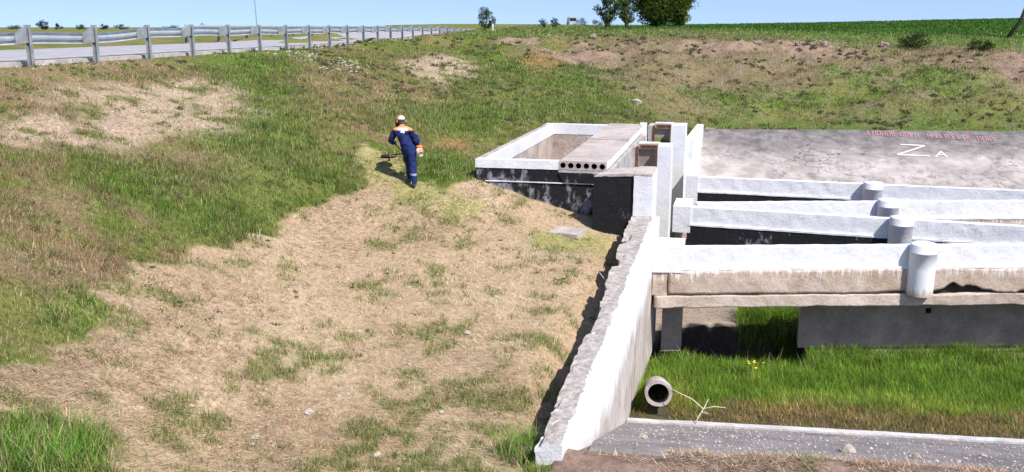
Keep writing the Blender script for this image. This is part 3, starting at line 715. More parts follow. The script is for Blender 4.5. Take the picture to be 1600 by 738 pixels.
# ------------------------------------------------------------------ labyrinth weir
wr = empty('labyrinth_weir', (4, 24, -7.4)); tag(wr, 'zigzag spillway weir of four white-banded walls with round piles', 'weir')
CZ = -4.80
def leg(x0, y0, sl, x1, low, z_low, seed, thick=0.26):
    y1 = y0+sl*(x1-x0); n = np.array([sl, -1.0])/math.hypot(sl, 1)      # towards the camera
    def hx(d0, d1, za, zb):
        a0 = np.array([x0, y0])+n*d0; b0 = np.array([x1, y1])+n*d0; a1 = np.array([x0, y0])+n*d1; b1 = np.array([x1, y1])+n*d1
        return [(*a0, za), (*b0, za), (*b1, za), (*a1, za), (*a0, zb), (*b0, zb), (*b1, zb), (*a1, zb)]
    V, F = hexa(hx(0, -thick, CZ-0.45, CZ), 0.09, 0.012, 4.5, seed, 160)
    o = mesh('crest_wall', V, F, M['white']); o.parent = wr; o.matrix_parent_inverse = Matrix.Translation(wr.location).inverted()
    V, F = hexa(hx(0.075, -thick-0.02, CZ-0.50, CZ-0.452), 0.09, 0.012, 4, seed+1, 150)
    l = mesh('painted_ledge', V, F, M['white']); l.parent = wr; l.matrix_parent_inverse = Matrix.Translation(wr.location).inverted()
    if low is not None:
        V, F = hexa(hx(0.06, -thick-0.03, z_low, CZ-0.502), 0.16, 0.012, 3, seed+2, 100)
        l = mesh('lower_wall', V, F, M[low]); l.parent = wr; l.matrix_parent_inverse = Matrix.Translation(wr.location).inverted()
    return hx
ha = leg(-1.02, 19.51, 0.286, 12.4, None, 0, 61)
leg(-1.16, 24.23, -0.059, 12.4, 'tar', -7.7, 71)
leg(-0.94, 24.84, 0.286, 13.4, 'tan', -7.7, 81)
leg(-1.15, 29.37, -0.022, 13.4, 'tar', -7.7, 91)
def wpart(name, V, F, m, smooth=False):
    o = mesh(name, V, F, m, None, smooth); o.parent = wr; o.matrix_parent_inverse = Matrix.Translation(wr.location).inverted(); return o
def eroded_beam(name, x0, x1, d0, d1, zb, zt, eb, et, m, seed):
    """long beam under the front crest whose lower/upper edge is eaten away towards the open side"""
    n = int((x1-x0)/0.07); nz = 9; V = []; F = []
    nn = np.array([0.286, -1.0])/math.hypot(0.286, 1)
    xs = np.linspace(x0, x1, n+1)
    ring = []
    for x in xs:
        y = 19.51+0.286*(x+1.02)
        e = float(fbm(np.array(x), np.array(0.3), 1.1, 4, seed)); w2 = float(fbm(np.array(x), np.array(4.3), 5.0, 3, seed+5))-0.5
        gate = float(sstep(2.9, 5.2, np.array(x)))*0.85+0.10
        b = zb + eb*gate*max(0, e-0.36)*2.6 + 0.03*w2
        t = zt - et*gate*max(0, 0.62-e)*1.2 + 0.03*w2
        col = []
        for k in range(nz+1):
            q = np.array([x, y])+nn*d0; col.append([q[0], q[1], b+(t-b)*k/nz])
        for k in range(nz, -1, -1):
            q = np.array([x, y])+nn*d1; col.append([q[0], q[1], b+(t-b)*k/nz])
        ring.append(col)
    A = np.array(ring); sh = A.shape; A2 = A.reshape(-1, 3)
    A2 = A2+wob(A2, 2.0, seed+3)*0.04+wob(A2, 9, seed+4)*0.012
    m2 = sh[1]
    for i in range(n):
        for k in range(m2): F.append([i*m2+k, i*m2+(k+1) % m2, (i+1)*m2+(k+1) % m2, (i+1)*m2+k][::-1])
    F.append(list(range(m2))); F.append([n*m2+k for k in range(m2)][::-1])
    return wpart(name, A2, F, m, True)
eroded_beam('edge_beam', -1.30, 4.02, 0.09, -0.30, -5.86, -5.302, 0.12, 0.0, M['tan'], 301)
eroded_beam('edge_beam', 4.30, 12.3, 0.09, -0.30, -5.88, -5.302, 0.42, 0.0, M['tan'], 311)
eroded_beam('beam_foot', -1.58, 12.3, 0.10, -0.42, -6.16, -5.885, 0.0, 0.10, M['tan2'], 321)
hs = lambda d, x: (x, 19.51+0.286*(x+1.02)+d)
def along(x0, x1, d0, d1, za, zb): return [(*hs(d0, x0), za), (*hs(d0, x1), za), (*hs(d1, x1), za), (*hs(d1, x0), za), (*hs(d0, x0), zb), (*hs(d0, x1), zb), (*hs(d1, x1), zb), (*hs(d1, x0), zb)]
V, F = hexa(along(-1.2, 12.2, 0.06, 0.26, -6.0, -5.45), 0.3, 0.01, 4, 16); wpart('cavity_shade_fill', V, F, M['dark'])  # dark filler added behind the eroded gap to stand in for shade
V, F = hexa(along(3.99, 4.33, -0.02, 0.30, -5.90, -5.31), 0.1, 0.01, 4, 15); wpart('joint_fill', V, F, M['tan2'])
# support wall under the edge beam, with a small square weep hole
wp = []
x_h, z_h = 4.62, -6.60
for (a, b, za, zb) in ((1.72, x_h, -7.5, -6.13), (x_h+0.14, 12.3, -7.5, -6.13), (x_h, x_h+0.14, -7.5, z_h-0.07), (x_h, x_h+0.14, z_h+0.07, -6.13)):
    wp.append(hexa(along(a, b, 0.88, 1.35, za, zb), 0.25, 0.004, 2, 17))
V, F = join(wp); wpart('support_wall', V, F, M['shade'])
V, F = hexa(along(x_h-0.05, x_h+0.19, 1.2, 1.33, z_h-0.12, z_h+0.12), 0.2); wpart('weep_hole', V, F, M['dark'])
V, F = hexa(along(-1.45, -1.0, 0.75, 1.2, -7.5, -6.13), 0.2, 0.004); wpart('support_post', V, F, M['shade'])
# end blocks
V, F = hexa([(-1.645, 19.27, -5.34), (-1.00, 19.40, -5.34), (-1.00, 20.3, -5.34), (-1.645, 20.2, -5.34), (-1.645, 19.27, -4.74), (-1.00, 19.40, -4.76), (-1.00, 20.3, -4.76), (-1.645, 20.2, -4.74)], 0.1, 0.008, 4, 101); wpart('end_block', V, F, M['white'])
V, F = hexa([(-1.64, 19.30, -5.885), (-1.31, 19.37, -5.885), (-1.31, 20.2, -5.885), (-1.64, 20.2, -5.885), (-1.64, 19.30, -5.345), (-1.31, 19.37, -5.345), (-1.31, 20.2, -5.345), (-1.64, 20.2, -5.345)], 0.1, 0.02, 4, 103); wpart('bearing', V, F, M['tan'])
V, F = hexa(box8(-1.56, -1.08, 24.16, 25.4, -5.50, -4.78), 0.1, 0.007, 4, 105); wpart('end_block', V, F, M['white'])
V, F = hexa(box8(-1.52, -1.12, 29.30, 31.4, -6.4, -4.76), 0.1, 0.007, 4, 107); wpart('end_block', V, F, M['white'])
def pile(x, y, zt, zb, r=0.285, mm='white'):
    V = []; F = []; n = 28; zs = [zb, zb+(zt-zb)*0.5, zt-0.2, zt-0.196, zt-0.19, zt-0.02, zt]
    rr = [r, r, r, r+0.006, r, r, r-0.02]
    for z, q in zip(zs, rr):
        for k in range(n):
            a = 2*math.pi*k/n; V.append((x+q*math.cos(a), y+q*math.sin(a), z))
    for i in range(len(zs)-1):
        for k in range(n): F.append([i*n+k, i*n+(k+1) % n, (i+1)*n+(k+1) % n, (i+1)*n+k])
    o = len(V); V.append((x, y, zt+0.008))
    for k in range(n): F.append([(len(zs)-1)*n+k, (len(zs)-1)*n+(k+1) % n, o])
    V = np.array(V); V = V+wob(V, 5, 7)*0.012
    return wpart('pile', V, F, M[mm], True)
pile(4.20, 20.86, -4.70, -5.88, 0.285, 'pilew'); pile(4.20, 23.78, -4.70, -7.6); pile(4.24, 26.22, -4.70, -7.6); pile(4.21, 29.1, -4.70, -7.6)

# ------------------------------------------------------------------ guardrails
def wprofile(h=0.31, d=0.083):
    return [(0.0, h/2), (0.35*d, h/2-0.02), (d, h/2-0.045), (d, h/2-0.085), (0.1*d, 0.045), (0.0, 0.0), (0.1*d, -0.045), (d, -h/2+0.085), (d, -h/2+0.045), (0.35*d, -h/2+0.02), (0.0, -h/2)]
def bend(u): return 0.004*max(0, u-62)**2
def rp(u, v, z): p = R0+RD*u+RN*(v+bend(u)); return Vector((p[0], p[1], z))
def guardrail(name, label, us, v_post, side, ztop, zpost, group=None, ramp=None):
    root = empty(name, rp(us[0], v_post, -1.0)); tag(root, label, 'guardrail')
    inv = Matrix.Translation(root.location).inverted()
    prof = wprofile(); v_rail = v_post+side*0.36
    for i, u in enumerate(us):
        zt = zpost(u); zb = min(float(ground(*[np.array(c) for c in rp(u, v_post, 0).xy])), zt-0.3)-0.25
        # C-section post: web and two flanges
        parts = []
        c = rp(u, v_post, 0); a = Vector((*RD, 0)); n = Vector((*RN, 0))*side
        def bxx(o0, o1, p0, p1):
            q = [c+a*o0+n*p0, c+a*o1+n*p0, c+a*o1+n*p1, c+a*o0+n*p1]
            if (a.cross(n)).z < 0: q = q[::-1]
            return [(*p.xy, zb) for p in q]+[(*p.xy, zt) for p in q]
        for o0, o1, p0, p1 in ((0.047, 0.055, -0.07, 0.07), (-0.05, 0.046, -0.07, -0.055), (-0.05, 0.046, 0.055, 0.07)): parts.append(hexa(bxx(o0, o1, p0, p1), 5))
        V, F = join(parts); po = mesh('post', V, F, M['zincpost']); po.parent = root; po.matrix_parent_inverse = inv
        # spacer bracket between the post and the rail, a bent plate
        z1 = zt-0.015; z0 = ztop(u)-0.33
        q = [c+a*-0.065+n*0.0, c+a*0.065+n*0.0, c+a*0.055+n*0.33, c+a*-0.055+n*0.33]
        hz = [z0+0.06, z0+0.06, z0, z0]; tz = [z1, z1, ztop(u)-0.02, ztop(u)-0.02]
        V = [(*p.xy, h) for p, h in zip(q, hz)]+[(*p.xy, h) for p, h in zip(q, tz)]
        F = [[0, 1, 5, 4], [1, 2, 6, 5], [3, 0, 4, 7], [4, 5, 6, 7], [0, 3, 2, 1], [2, 3, 7, 6]]
        br = mesh('spacer_bracket', V, F, M['zincpost']); br.parent = root; br.matrix_parent_inverse = inv
    # rail beams, one panel per bay
    for i in range(len(us)-1):
        V = []; F = []; k = 5; m = len(prof)
        for j in range(k+1):
            u = us[i]+(us[i+1]-us[i])*j/k - (0.05 if j == 0 else 0)
            zc = ztop(u)-0.155; off = 0.002*(j == 0)
            for th in (0, 0.006):
                for (d, h) in prof: p = rp(u, v_rail+side*(d+th+off), zc+h); V.append(p)
        for j in range(k):
            for t in range(m-1):
                for th in (0, 1):
                    a0 = j*2*m+th*m+t; b0 = a0+2*m; q = [a0, a0+1, b0+1, b0]; F.append(q if th else q[::-1])
        rl = mesh('rail_panel', V, F, M['zinc']); rl.parent = root; rl.matrix_parent_inverse = inv
        if i % 2 == 0:
            pass
    return root
us1 = [0.55+2.9*i for i in range(-2, 27)]
zn = lambda u: -0.02 - 0.13*float(sstep(8.0, 5.0, np.array(u))) + 0.02*math.sin(u*1.3) - 0.42*float(sstep(44, 76, np.array(u)))+0.0
zp = lambda u: 0.05+0.03*float(sstep(4, 9, np.array(u))) - 0.42*float(sstep(48, 76, np.array(u)))
guardrail('guardrail', 'galvanised guardrail on the near edge of the road, above the grass slope', us1, 0.0, 1, zn, zp)
us2 = [23.2+4.0*i for i in range(-0, 12)]
zf = lambda u: 0.10 - 0.30*float(sstep(27.5, 23.5, np.array(u)))
guardrail('guardrail', 'guardrail on the far edge of the road with its end ramped down', us2, 9.6, -1, zf, lambda u: zf(u)+0.01)

# ------------------------------------------------------------------ small things on the ground
def gz(x, y): return float(ground(np.array(float(x)), np.array(float(y))))
def rock(name, x, y, s, m, label, group, flat=0.6, z=None, seed=0):
    rnd = random.Random(seed*7+3); V = []; F = []; nu, nv = 10, 6
    for j in range(nv+1):
        ph = math.pi*j/nv
        for i in range(nu):
            a = 2*math.pi*i/nu; V.append([math.sin(ph)*math.cos(a), math.sin(ph)*math.sin(a), math.cos(ph)])
    V = np.array(V); d = 1+(fbm(V[:, 0]*1.4+seed*3.1, V[:, 1]*1.4+V[:, 2]*1.7, 1.0, 3, seed)-0.5)*1.1
    sx, sy = 0.8+0.5*rnd.random(), 0.7+0.4*rnd.random()
    V = V*d[:, None]*np.array([sx, sy, flat])*s; a = rnd.random()*6
    V = V@np.array([[math.cos(a), math.sin(a), 0], [-math.sin(a), math.cos(a), 0], [0, 0, 1]])
    for j in range(nv):
        for i in range(nu): F.append([j*nu+i, (j+1)*nu+i, (j+1)*nu+(i+1) % nu, j*nu+(i+1) % nu])
    o = mesh(name, V, F, M[m]); o.location = (x, y, (gz(x, y) if z is None else z)+s*flat*0.45)
    return tag(o, label, 'stone', group)
# mown floor
FS = [(-5.54, 10.4, .075), (-5.84, 9.49, .06), (-4.3, 13.86, .07), (-5.31, 11.2, .04), (-5.8, 9.34, .05), (-4.25, 9.74, .055), (-3.86, 9.43, .05), (-5.4, 11.07, .035), (-3.88, 11.22, .04), (-6.75, 9.5, .05), (-7.78, 13.38, .04), (-8.41, 15.55, .06), (-6.82, 13.39, .035), (-4.84, 12.48, .04), (-5.53, 15.44, .04), (-3.23, 13.65, .035)]
for i, (x, y, s) in enumerate(FS): rock('stone', x, y, s, 'stonew', 'small pale stone lying on the mown straw', 'stones scattered on the mown floor', 0.6, None, i)
rock('stone', -2.30, 9.98, 0.10, 'stone', 'brown angular stone in the green tuft at the wing wall foot', None, 0.8, None, 40)
rock('stone', -4.65, 42.52, 0.26, 'stonew', 'white boulder in the grass behind the box', None, 0.6, None, 41)
for i, (x, y, s) in enumerate([(3.6, 61.4, .30), (4.4, 62.0, .22), (5.26, 62.6, .30), (9.08, 63.6, .32), (-1.2, 61.6, .22), (6.6, 59.08, .2), (-9.85, 61.5, .3), (1.0, 60.5, .25), (13.6, 60.4, .22)]):
    rock('boulder', x, y, s, 'stone', *(('boulder in the tight row of three below the field edge', 'row of three boulders') if i < 3 else ('large lone boulder beside the dark green shrub on the far bank', None) if i == 3 else ('small weathered stone sticking out of the far bank', 'small stones in the far bank')), 0.7, None, 50+i)
for i, (x, y, s) in enumerate([(1.75, 12.1, .10), (-1.05, 11.9, .07), (2.55, 11.7, .06), (0.2, 13.2, .04), (3.6, 12.6, .05), (-0.9, 13.6, .035), (4.6, 13.0, .06)]):
    z = KZ+0.385*(kerb_y(x)-y)
    rock('stone', x, y, s, 'stonew', *(('biggest loose stone on the sloping apron', None) if i == 0 else ('small loose grey stone lying on the sloping apron', 'small stones on the apron')), 0.7, z, 70+i)
# tilted concrete plate at the foot of the box
V, F = hexa([(-4.35, 20.20, -0.08), (-3.50, 20.05, -0.08), (-3.30, 20.62, -0.08), (-4.15, 20.72, -0.08), (-4.35, 20.20, 0.02), (-3.50, 20.05, 0.02), (-3.30, 20.62, 0.06), (-4.15, 20.72, 0.06)], 0.12, 0.012, 3, 9)
pl = mesh('concrete_plate', V, F, M['slab']); pl.location = (0, 0, gz(-3.85, 20.35)+0.045); tag(pl, 'flat broken concrete plate lying at the foot of the tarred box', 'concrete plate')
# drain pipe
def pipe():
    e = empty('drain_pipe', (-1.05, 15.75, KZ)); n = 28; ax = Vector((0.10, -1.0, 0.05)).normalized()
    c0 = Vector((-1.13, 15.60, KZ+0.40)); c1 = c0-ax*1.5+Vector((0, 0, -0.42))
    X = ax.cross(Vector((0, 0, 1))).normalized(); U = X.cross(ax)
    V = []; F = []; R1, R2 = 0.235, 0.195
    for c, r in ((c1, R1), (c0+ax*-0.12, R1), (c0+ax*-0.119, R1+0.02), (c0, R1+0.02), (c0, R2), (c1, R2)):
        for k in range(n):
            a = 2*math.pi*k/n; V.append(c+(X*math.cos(a)+U*math.sin(a))*r*(1+0.02*math.sin(5*a)*(r > R1)))
    for i in range(5):
        for k in range(n): F.append([i*n+k, i*n+(k+1) % n, (i+1)*n+(k+1) % n, (i+1)*n+k][::-1])
    inv = Matrix.Translation(e.location).inverted()
    o = mesh('pipe_barrel', V, F, M['grey'], None, False); o.parent = e; o.matrix_parent_inverse = inv
    V = [c1+ax*0.06+(X*math.cos(2*math.pi*k/n)+U*math.sin(2*math.pi*k/n))*R2 for k in range(n)]
    V += [v+Vector((0, 0, 0.0))-ax*0.05 for v in V]
    o = mesh('dark_pipe_end', V, [list(range(n)), [n+k for k in range(n)]], M['dark']); o.parent = e; o.matrix_parent_inverse = inv  # dark cap added deep in the barrel, standing in for its inner shade
    return tag(e, 'round concrete drain pipe opening out of the tall grass by the wing wall', 'pipe')
pipe()
def branch():
    z = KZ
    P = lambda x, y, h: (x, y, z+h)
    segs = [([P(-0.42, 15.12, 0.10), P(-0.36, 15.2, 0.22), P(-0.27, 15.32, 0.36), P(-0.22, 15.42, 0.46)], [.010, .009, .008, .005]),
            ([P(-0.28, 15.3, 0.33), P(-0.10, 15.36, 0.36), P(0.10, 15.4, 0.34)], [.009, .007, .004]),
            ([P(-0.29, 15.28, 0.32), P(-0.5, 15.36, 0.46), P(-0.72, 15.42, 0.52), P(-0.95, 15.48, 0.60)], [.010, .008, .007, .004]),
            ([P(-0.33, 15.24, 0.28), P(-0.2, 15.25, 0.26)], [.007, .004])]
    V, F = join([tube(p, r, 6) for p, r in segs])
    o = mesh('dead_branch', V, F, M['twig'], None, True); return tag(o, 'bleached forked dead branch lying below the drain pipe', 'branch')
M['twig'] = simple('bleached_wood', (0.60, 0.54, 0.42), 0.85, 0, 0.15, 14)
branch()
# rusty bars sticking out of the wing wall's back
for (x, y, z, dx, dz) in ((-2.18, 16.4, -4.9, -0.22, 0.30), (-2.2, 20.3, -4.75, -0.16, 0.22), (-2.2, 20.55, -4.7, -0.12, 0.20)):
    V, F = tube([(x+0.12, y, z-0.05), (x+dx*0.5, y-0.02, z+dz*0.5), (x+dx, y-0.05, z+dz)], 0.007, 6)
    tag(mesh('reinforcement_bar', V, F, M['twig']), 'thin bent reinforcing bar sticking out behind the wing wall top', 'metal bar', 'bars behind the wing wall')
# marker post, mast, leaning pole
V, F = hexa(box8(-0.06, 0.06, -0.06, 0.06, -0.3, 0.62), 0.5, 0.0)
mp = mesh('marker_post', V, F, M['white']); mp.location = (-21.24, 77.15, gz(-21.24, 77.15)); tag(mp, 'small white marker post at the end of the guardrail', 'post')
mast = empty('thin_mast', (-38.81, 67.55, -1.0)); tag(mast, 'thin grey mast rising behind the road', 'mast')
V, F = tube([(0.12, 0, -0.5), (0.1, 0, 1.2), (0.0, 0, 4), (-0.12, 0, 8)], [0.05, 0.045, 0.035, 0.03], 8); mesh('pole', V, F, M['zincpost'], mast, True)
V, F = tube([(-0.12, 0, 7.9), (-0.5, 0, 8.2), (-1.0, 0, 8.25)], 0.025, 6); mesh('arm', V, F, M['zincpost'], mast, True)
M['tarwood'] = simple('tarred_wood', (0.030, 0.026, 0.022), 0.85, 0, 0.3, 6, 0.4)
up = empty('utility_pole', (19.48, 70.94, gz(19.48, 70.94))); tag(up, 'dark wooden pole with slanting strut on the field edge', 'pole')
V, F = tube([(0, 0, -0.5), (0, 0, 7.0)], [0.15, 0.11], 12); mesh('pole', V, F, M['tarwood'], up, True)
V, F = tube([(-1.75, -0.55, -0.6), (-0.62, -0.2, 1.1), (-0.08, -0.05, 3.1)], [0.13, 0.125, 0.11], 10); mesh('strut', V, F, M['tarwood'], up, True)
V, F = tube([(-0.6, -0.15, 6.3), (0.6, 0.15, 6.3)], 0.05, 8); mesh('cross_arm', V, F, M['tarwood'], up, True)
# far van
van = empty('parked_van', (-43.63, 236.5, gz(-43.63, 236.5)), 0.35); tag(van, 'white van with dark windows far off on the field horizon', 'van')
M['vanpaint'] = simple('van_white', (0.40, 0.42, 0.45), 0.4, 0, 0.05); M['glass'] = simple('dark_glass', (0.02, 0.025, 0.03), 0.15, 0, 0.1); M['rubber'] = simple('rubber', (0.02, 0.02, 0.02), 0.9)
V, F = hexa([(-1.0, -2.3, 0.35), (1.0, -2.3, 0.35), (1.0, 2.3, 0.35), (-1.0, 2.3, 0.35), (-0.92, -2.25, 1.95), (0.92, -2.25, 1.95), (0.92, 1.2, 1.95), (-0.92, 1.2, 1.95)], 0.4, 0.0); mesh('body', V, F, M['vanpaint'], van)
V, F = hexa(box8(-0.80, 0.80, -2.36, -2.28, 1.05, 1.75), 1); mesh('rear_window', V, F, M['glass'], van)
for s in (-1, 1):
    V, F = hexa([(s*0.93, -1.9, 1.1), (s*0.99, -1.9, 1.1), (s*0.99, 1.0, 1.1), (s*0.93, 1.0, 1.1), (s*0.92, -1.9, 1.72), (s*0.97, -1.9, 1.72), (s*0.97, 0.9, 1.72), (s*0.92, 0.9, 1.72)], 2); mesh('side_window', V, F, M['glass'], van)
    for y in (-1.5, 1.5):
        V, F = tube([(s*0.8, y, 0.34), (s*1.02, y, 0.34)], 0.34, 16); mesh('wheel', V, F, M['rubber'], van)

# ------------------------------------------------------------------ the worker with the brush cutter
M['navy'] = simple('navy_coverall', (0.012, 0.022, 0.095), 0.85, 0, 0.35, 9, 0.6)
M['yoke'] = simple('orange_reflective_yoke', (0.72, 0.27, 0.13), 0.7, 0, 0.3, 16)
M['yokepale'] = simple('pale_reflective_yoke', (0.56, 0.47, 0.44), 0.7, 0, 0.25, 18)
M['reflect'] = simple('grey_reflective_tape', (0.20, 0.24, 0.33), 0.5, 0, 0.1, 10)
M['skin'] = simple('skin', (0.45, 0.25, 0.17), 0.6, 0, 0.1, 20)
M['cap_white'] = simple('pale_cap', (0.72, 0.70, 0.68), 0.8, 0, 0.15, 12)
M['cap_dark'] = simple('dark_cap', (0.06, 0.06, 0.07), 0.8, 0, 0.2, 12)
M['orange'] = simple('orange_plastic', (0.75, 0.20, 0.04), 0.45, 0, 0.1, 12)
M['cream'] = simple('cream_plastic', (0.72, 0.62, 0.54), 0.45, 0, 0.1, 12)
M['blackp'] = simple('black_plastic', (0.02, 0.02, 0.022), 0.5, 0, 0.1, 12)
M['boot'] = simple('grey_boot', (0.09, 0.085, 0.085), 0.7, 0, 0.2, 12)
M['guard'] = simple('brown_guard', (0.30, 0.13, 0.08), 0.6, 0, 0.15, 12)
def skinned(name, verts, edges, root, sub=2):
    me = bpy.data.meshes.new(name); names = list(verts); ix = {n: i for i, n in enumerate(names)}
    me.from_pydata([verts[n][0] for n in names], [(ix[a], ix[b]) for a, b in edges], [])
    o = bpy.data.objects.new(name, me); C.objects.link(o)
    o.modifiers.new('skin', 'SKIN'); sb = o.modifiers.new('sub', 'SUBSURF'); sb.levels = sub; sb.render_levels = sub
    for i, n in enumerate(names):
        r = verts[n][1]; v = me.skin_vertices[0].data[i]; v.radius = r if isinstance(r, tuple) else (r, r); v.use_root = (n == root)
    dg = bpy.context.evaluated_depsgraph_get(); ev = o.evaluated_get(dg); m2 = bpy.data.meshes.new_from_object(ev)
    C.objects.unlink(o); bpy.data.objects.remove(o)
    out = bpy.data.objects.new(name, m2); C.objects.link(out); m2.polygons.foreach_set('use_smooth', [True]*len(m2.polygons))
    return out
PX, PY = -7.67, 20.48; PZ = gz(PX, PY)
person = empty('person', (PX, PY, PZ), YAW)
tag(person, 'person in navy coverall with orange shoulders walking uphill, seen from behind, cutting grass', 'person')
B = {'pelvis': ((-.13, .13, .93), (.20, .15)), 'waist': ((-.18, .16, 1.08), (.205, .15)), 'chest': ((-.245, .20, 1.28), (.235, .155)), 'upper': ((-.275, .225, 1.40), (.15, .10)),
     'neck': ((-.30, .25, 1.50), .058), 'skull': ((-.325, .285, 1.585), .082), 'crown': ((-.33, .295, 1.665), .078),
     'shR': ((-.075, .18, 1.385), .098), 'elR': ((.085, .12, 1.13), .082), 'wrR': ((.0, .36, 1.02), .052), 'palmR': ((-.03, .43, 1.01), (.042, .026)),
     'shL': ((-.47, .28, 1.375), .098), 'elL': ((-.60, .26, 1.14), .082), 'wrL': ((-.56, .47, 1.05), .052), 'palmL': ((-.55, .54, 1.05), (.042, .026)),
     'hipR': ((-.055, .10, .86), .125), 'knR': ((-.045, .06, .49), .10), 'anR': ((.0, -.06, .14), .070), 'heelR': ((.005, -.09, .07), .052), 'toeR': ((-.05, .10, .055), .045),
     'hipL': ((-.20, .16, .86), .125), 'knL': ((-.175, .36, .55), .10), 'anL': ((-.15, .30, .20), .070), 'heelL': ((-.145, .27, .13), .052), 'toeL': ((-.20, .46, .135), .045)}
ED = [('pelvis', 'waist'), ('waist', 'chest'), ('chest', 'upper'), ('upper', 'neck'), ('neck', 'skull'), ('skull', 'crown'), ('upper', 'shR'), ('shR', 'elR'), ('elR', 'wrR'), ('wrR', 'palmR'),
      ('upper', 'shL'), ('shL', 'elL'), ('elL', 'wrL'), ('wrL', 'palmL'), ('pelvis', 'hipR'), ('hipR', 'knR'), ('knR', 'anR'), ('anR', 'heelR'), ('heelR', 'toeR'),
      ('pelvis', 'hipL'), ('hipL', 'knL'), ('knL', 'anL'), ('anL', 'heelL'), ('heelL', 'toeL')]
for sd, base, dirx in (('R', (-.03, .43, 1.01), -1), ('L', (-.55, .54, 1.05), 1)):       # five fingers curled round the handle
    b = Vector(base)
    for i, ln in enumerate((.030, .034, .032, .026)):
        o0 = b+Vector((0, .012, .03-.02*i)); o1 = o0+Vector((dirx*.012, ln, -.004)); o2 = o1+Vector((dirx*.03, ln*.35, -.012)); o3 = o2+Vector((dirx*.012, -ln*.6, -.012))
        for k, q in enumerate((o1, o2, o3)): B[f'f{sd}{i}{k}'] = (tuple(q), .0095)
        ED += [(f'palm{sd}', f'f{sd}{i}0'), (f'f{sd}{i}0', f'f{sd}{i}1'), (f'f{sd}{i}1', f'f{sd}{i}2')]
    t1 = b+Vector((dirx*.03, .0, .035)); t2 = t1+Vector((dirx*.015, .035, .01))
    B[f't{sd}0'] = (tuple(t1), .011); B[f't{sd}1'] = (tuple(t2), .009); ED += [(f'palm{sd}', f't{sd}0'), (f't{sd}0', f't{sd}1')]
body = skinned('body', B, ED, 'pelvis', 3); body.parent = person
me = body.data; co = np.empty(len(me.vertices)*3, np.float32); me.vertices.foreach_get('co', co); co = co.reshape(-1, 3)
fold = wob(co*np.array([1, 1, 2.2]), 7.0, 77)*0.040*((co[:, 2] > 0.12) & (co[:, 2] < 1.38) & (co[:, 1] < 0.40))[:, None]; me.vertices.foreach_set('co', (co+fold).astype(np.float32).ravel())
me.materials.clear()
for k in ('navy', 'yoke', 'skin', 'boot', 'reflect', 'yokepale'): me.materials.append(M[k])
names = list(B); bp = np.array([B[n][0] for n in names])
cen = np.array([p.center for p in me.polygons])
near = np.argmin(((cen[:, None]-bp[None])**2).sum(-1), 1); mi = np.zeros(len(cen), np.int32)
for i, c in enumerate(cen):
    n = names[near[i]]
    if n in ('skull', 'crown', 'neck') and c[2] > 1.525 or n[:4] == 'palm' or (n[0] in 'ft' and n[1] in 'RL'): mi[i] = 2
    elif n[:4] in ('heel', 'toeR', 'toeL') and c[2] < 0.115+0.07*(n[-1] == 'L'): mi[i] = 3
    elif n in ('shR', 'shL', 'upper', 'chest', 'neck') and c[2] > (1.36 if abs(c[0]+0.275) < 0.05 else 1.41): mi[i] = 5 if abs(c[0]+0.285) < 0.13 and c[2] < 1.475 else 1
    elif n in ('knR', 'anR') and 0.315 < c[2] < 0.365: mi[i] = 4
me.polygons.foreach_set('material_index', mi); me.update()
def pchild(name, V, F, m, smooth=True, parent=person): return mesh(name, V, F, M[m], parent, smooth)
def ball(c, r, n=16, mth=10, z0=-1.0, z1=1.0):
    V = []; F = []
    for j in range(mth+1):
        t = z0+(z1-z0)*j/mth; q = math.sqrt(max(0, 1-t*t))
        for i in range(n): a = 2*math.pi*i/n; V.append((c[0]+r[0]*q*math.cos(a), c[1]+r[1]*q*math.sin(a), c[2]+r[2]*t))
    for j in range(mth):
        for i in range(n): F.append([j*n+i, j*n+(i+1) % n, (j+1)*n+(i+1) % n, (j+1)*n+i])
    F += [list(range(n))[::-1], [mth*n+i for i in range(n)]]
    return V, F
hd = Vector((-.328, .29, 1.625)); fwd = Vector((-.45, .89, 0)); rgt = Vector((.89, .45, 0))
cap = pchild('cap', *ball((hd.x, hd.y, hd.z+.022), (.101, .108, .112), z0=0.12), 'cap_white')
pchild('cap_band', *ball((hd.x, hd.y, hd.z+.02), (.104, .111, .09), 20, 4, -0.12, 0.36), 'cap_dark', True, cap)
V, F = hexa([tuple(hd+fwd*a+rgt*b+Vector((0, 0, c))) for a, b, c in ((.07, -.075, .02), (.07, .075, .02), (.19, .05, .0), (.19, -.05, .0), (.07, -.075, .035), (.07, .075, .035), (.19, .05, .012), (.19, -.05, .012))], 0.05); pchild('visor', V, F, 'cap_dark', True, cap)
pchild('hair', *ball((hd.x-fwd.x*.012, hd.y-fwd.y*.012, hd.z-.03), (.088, .092, .075), z0=-.8, z1=.6), 'cap_dark')
for s in (-1, 1):
    c = hd+rgt*s*.098+Vector((0, 0, -.005)); pchild('ear_muff', *ball(c, (.030, .030, .044)), 'orange')
    e = hd+rgt*s*.036+fwd*.088+Vector((0, 0, -.03)); pchild('eye', *ball(e, (.012, .012, .010), 8, 6), 'blackp')
c = hd+fwd*.10+Vector((0, 0, -.055)); pchild('nose', *ball(c, (.014, .018, .022), 8, 6), 'skin')
c = hd+fwd*.085+Vector((0, 0, -.09)); pchild('mouth', *ball(c, (.024, .012, .006), 8, 6), 'orange')
V, F = tube([hd+rgt*s_*.10+Vector((0, 0, z)) for s_, z in ((-1, .02), (-.8, .09), (-.35, .135), (.35, .135), (.8, .09), (1, .02))], .011, 6); pchild('ear_muff_band', V, F, 'orange')
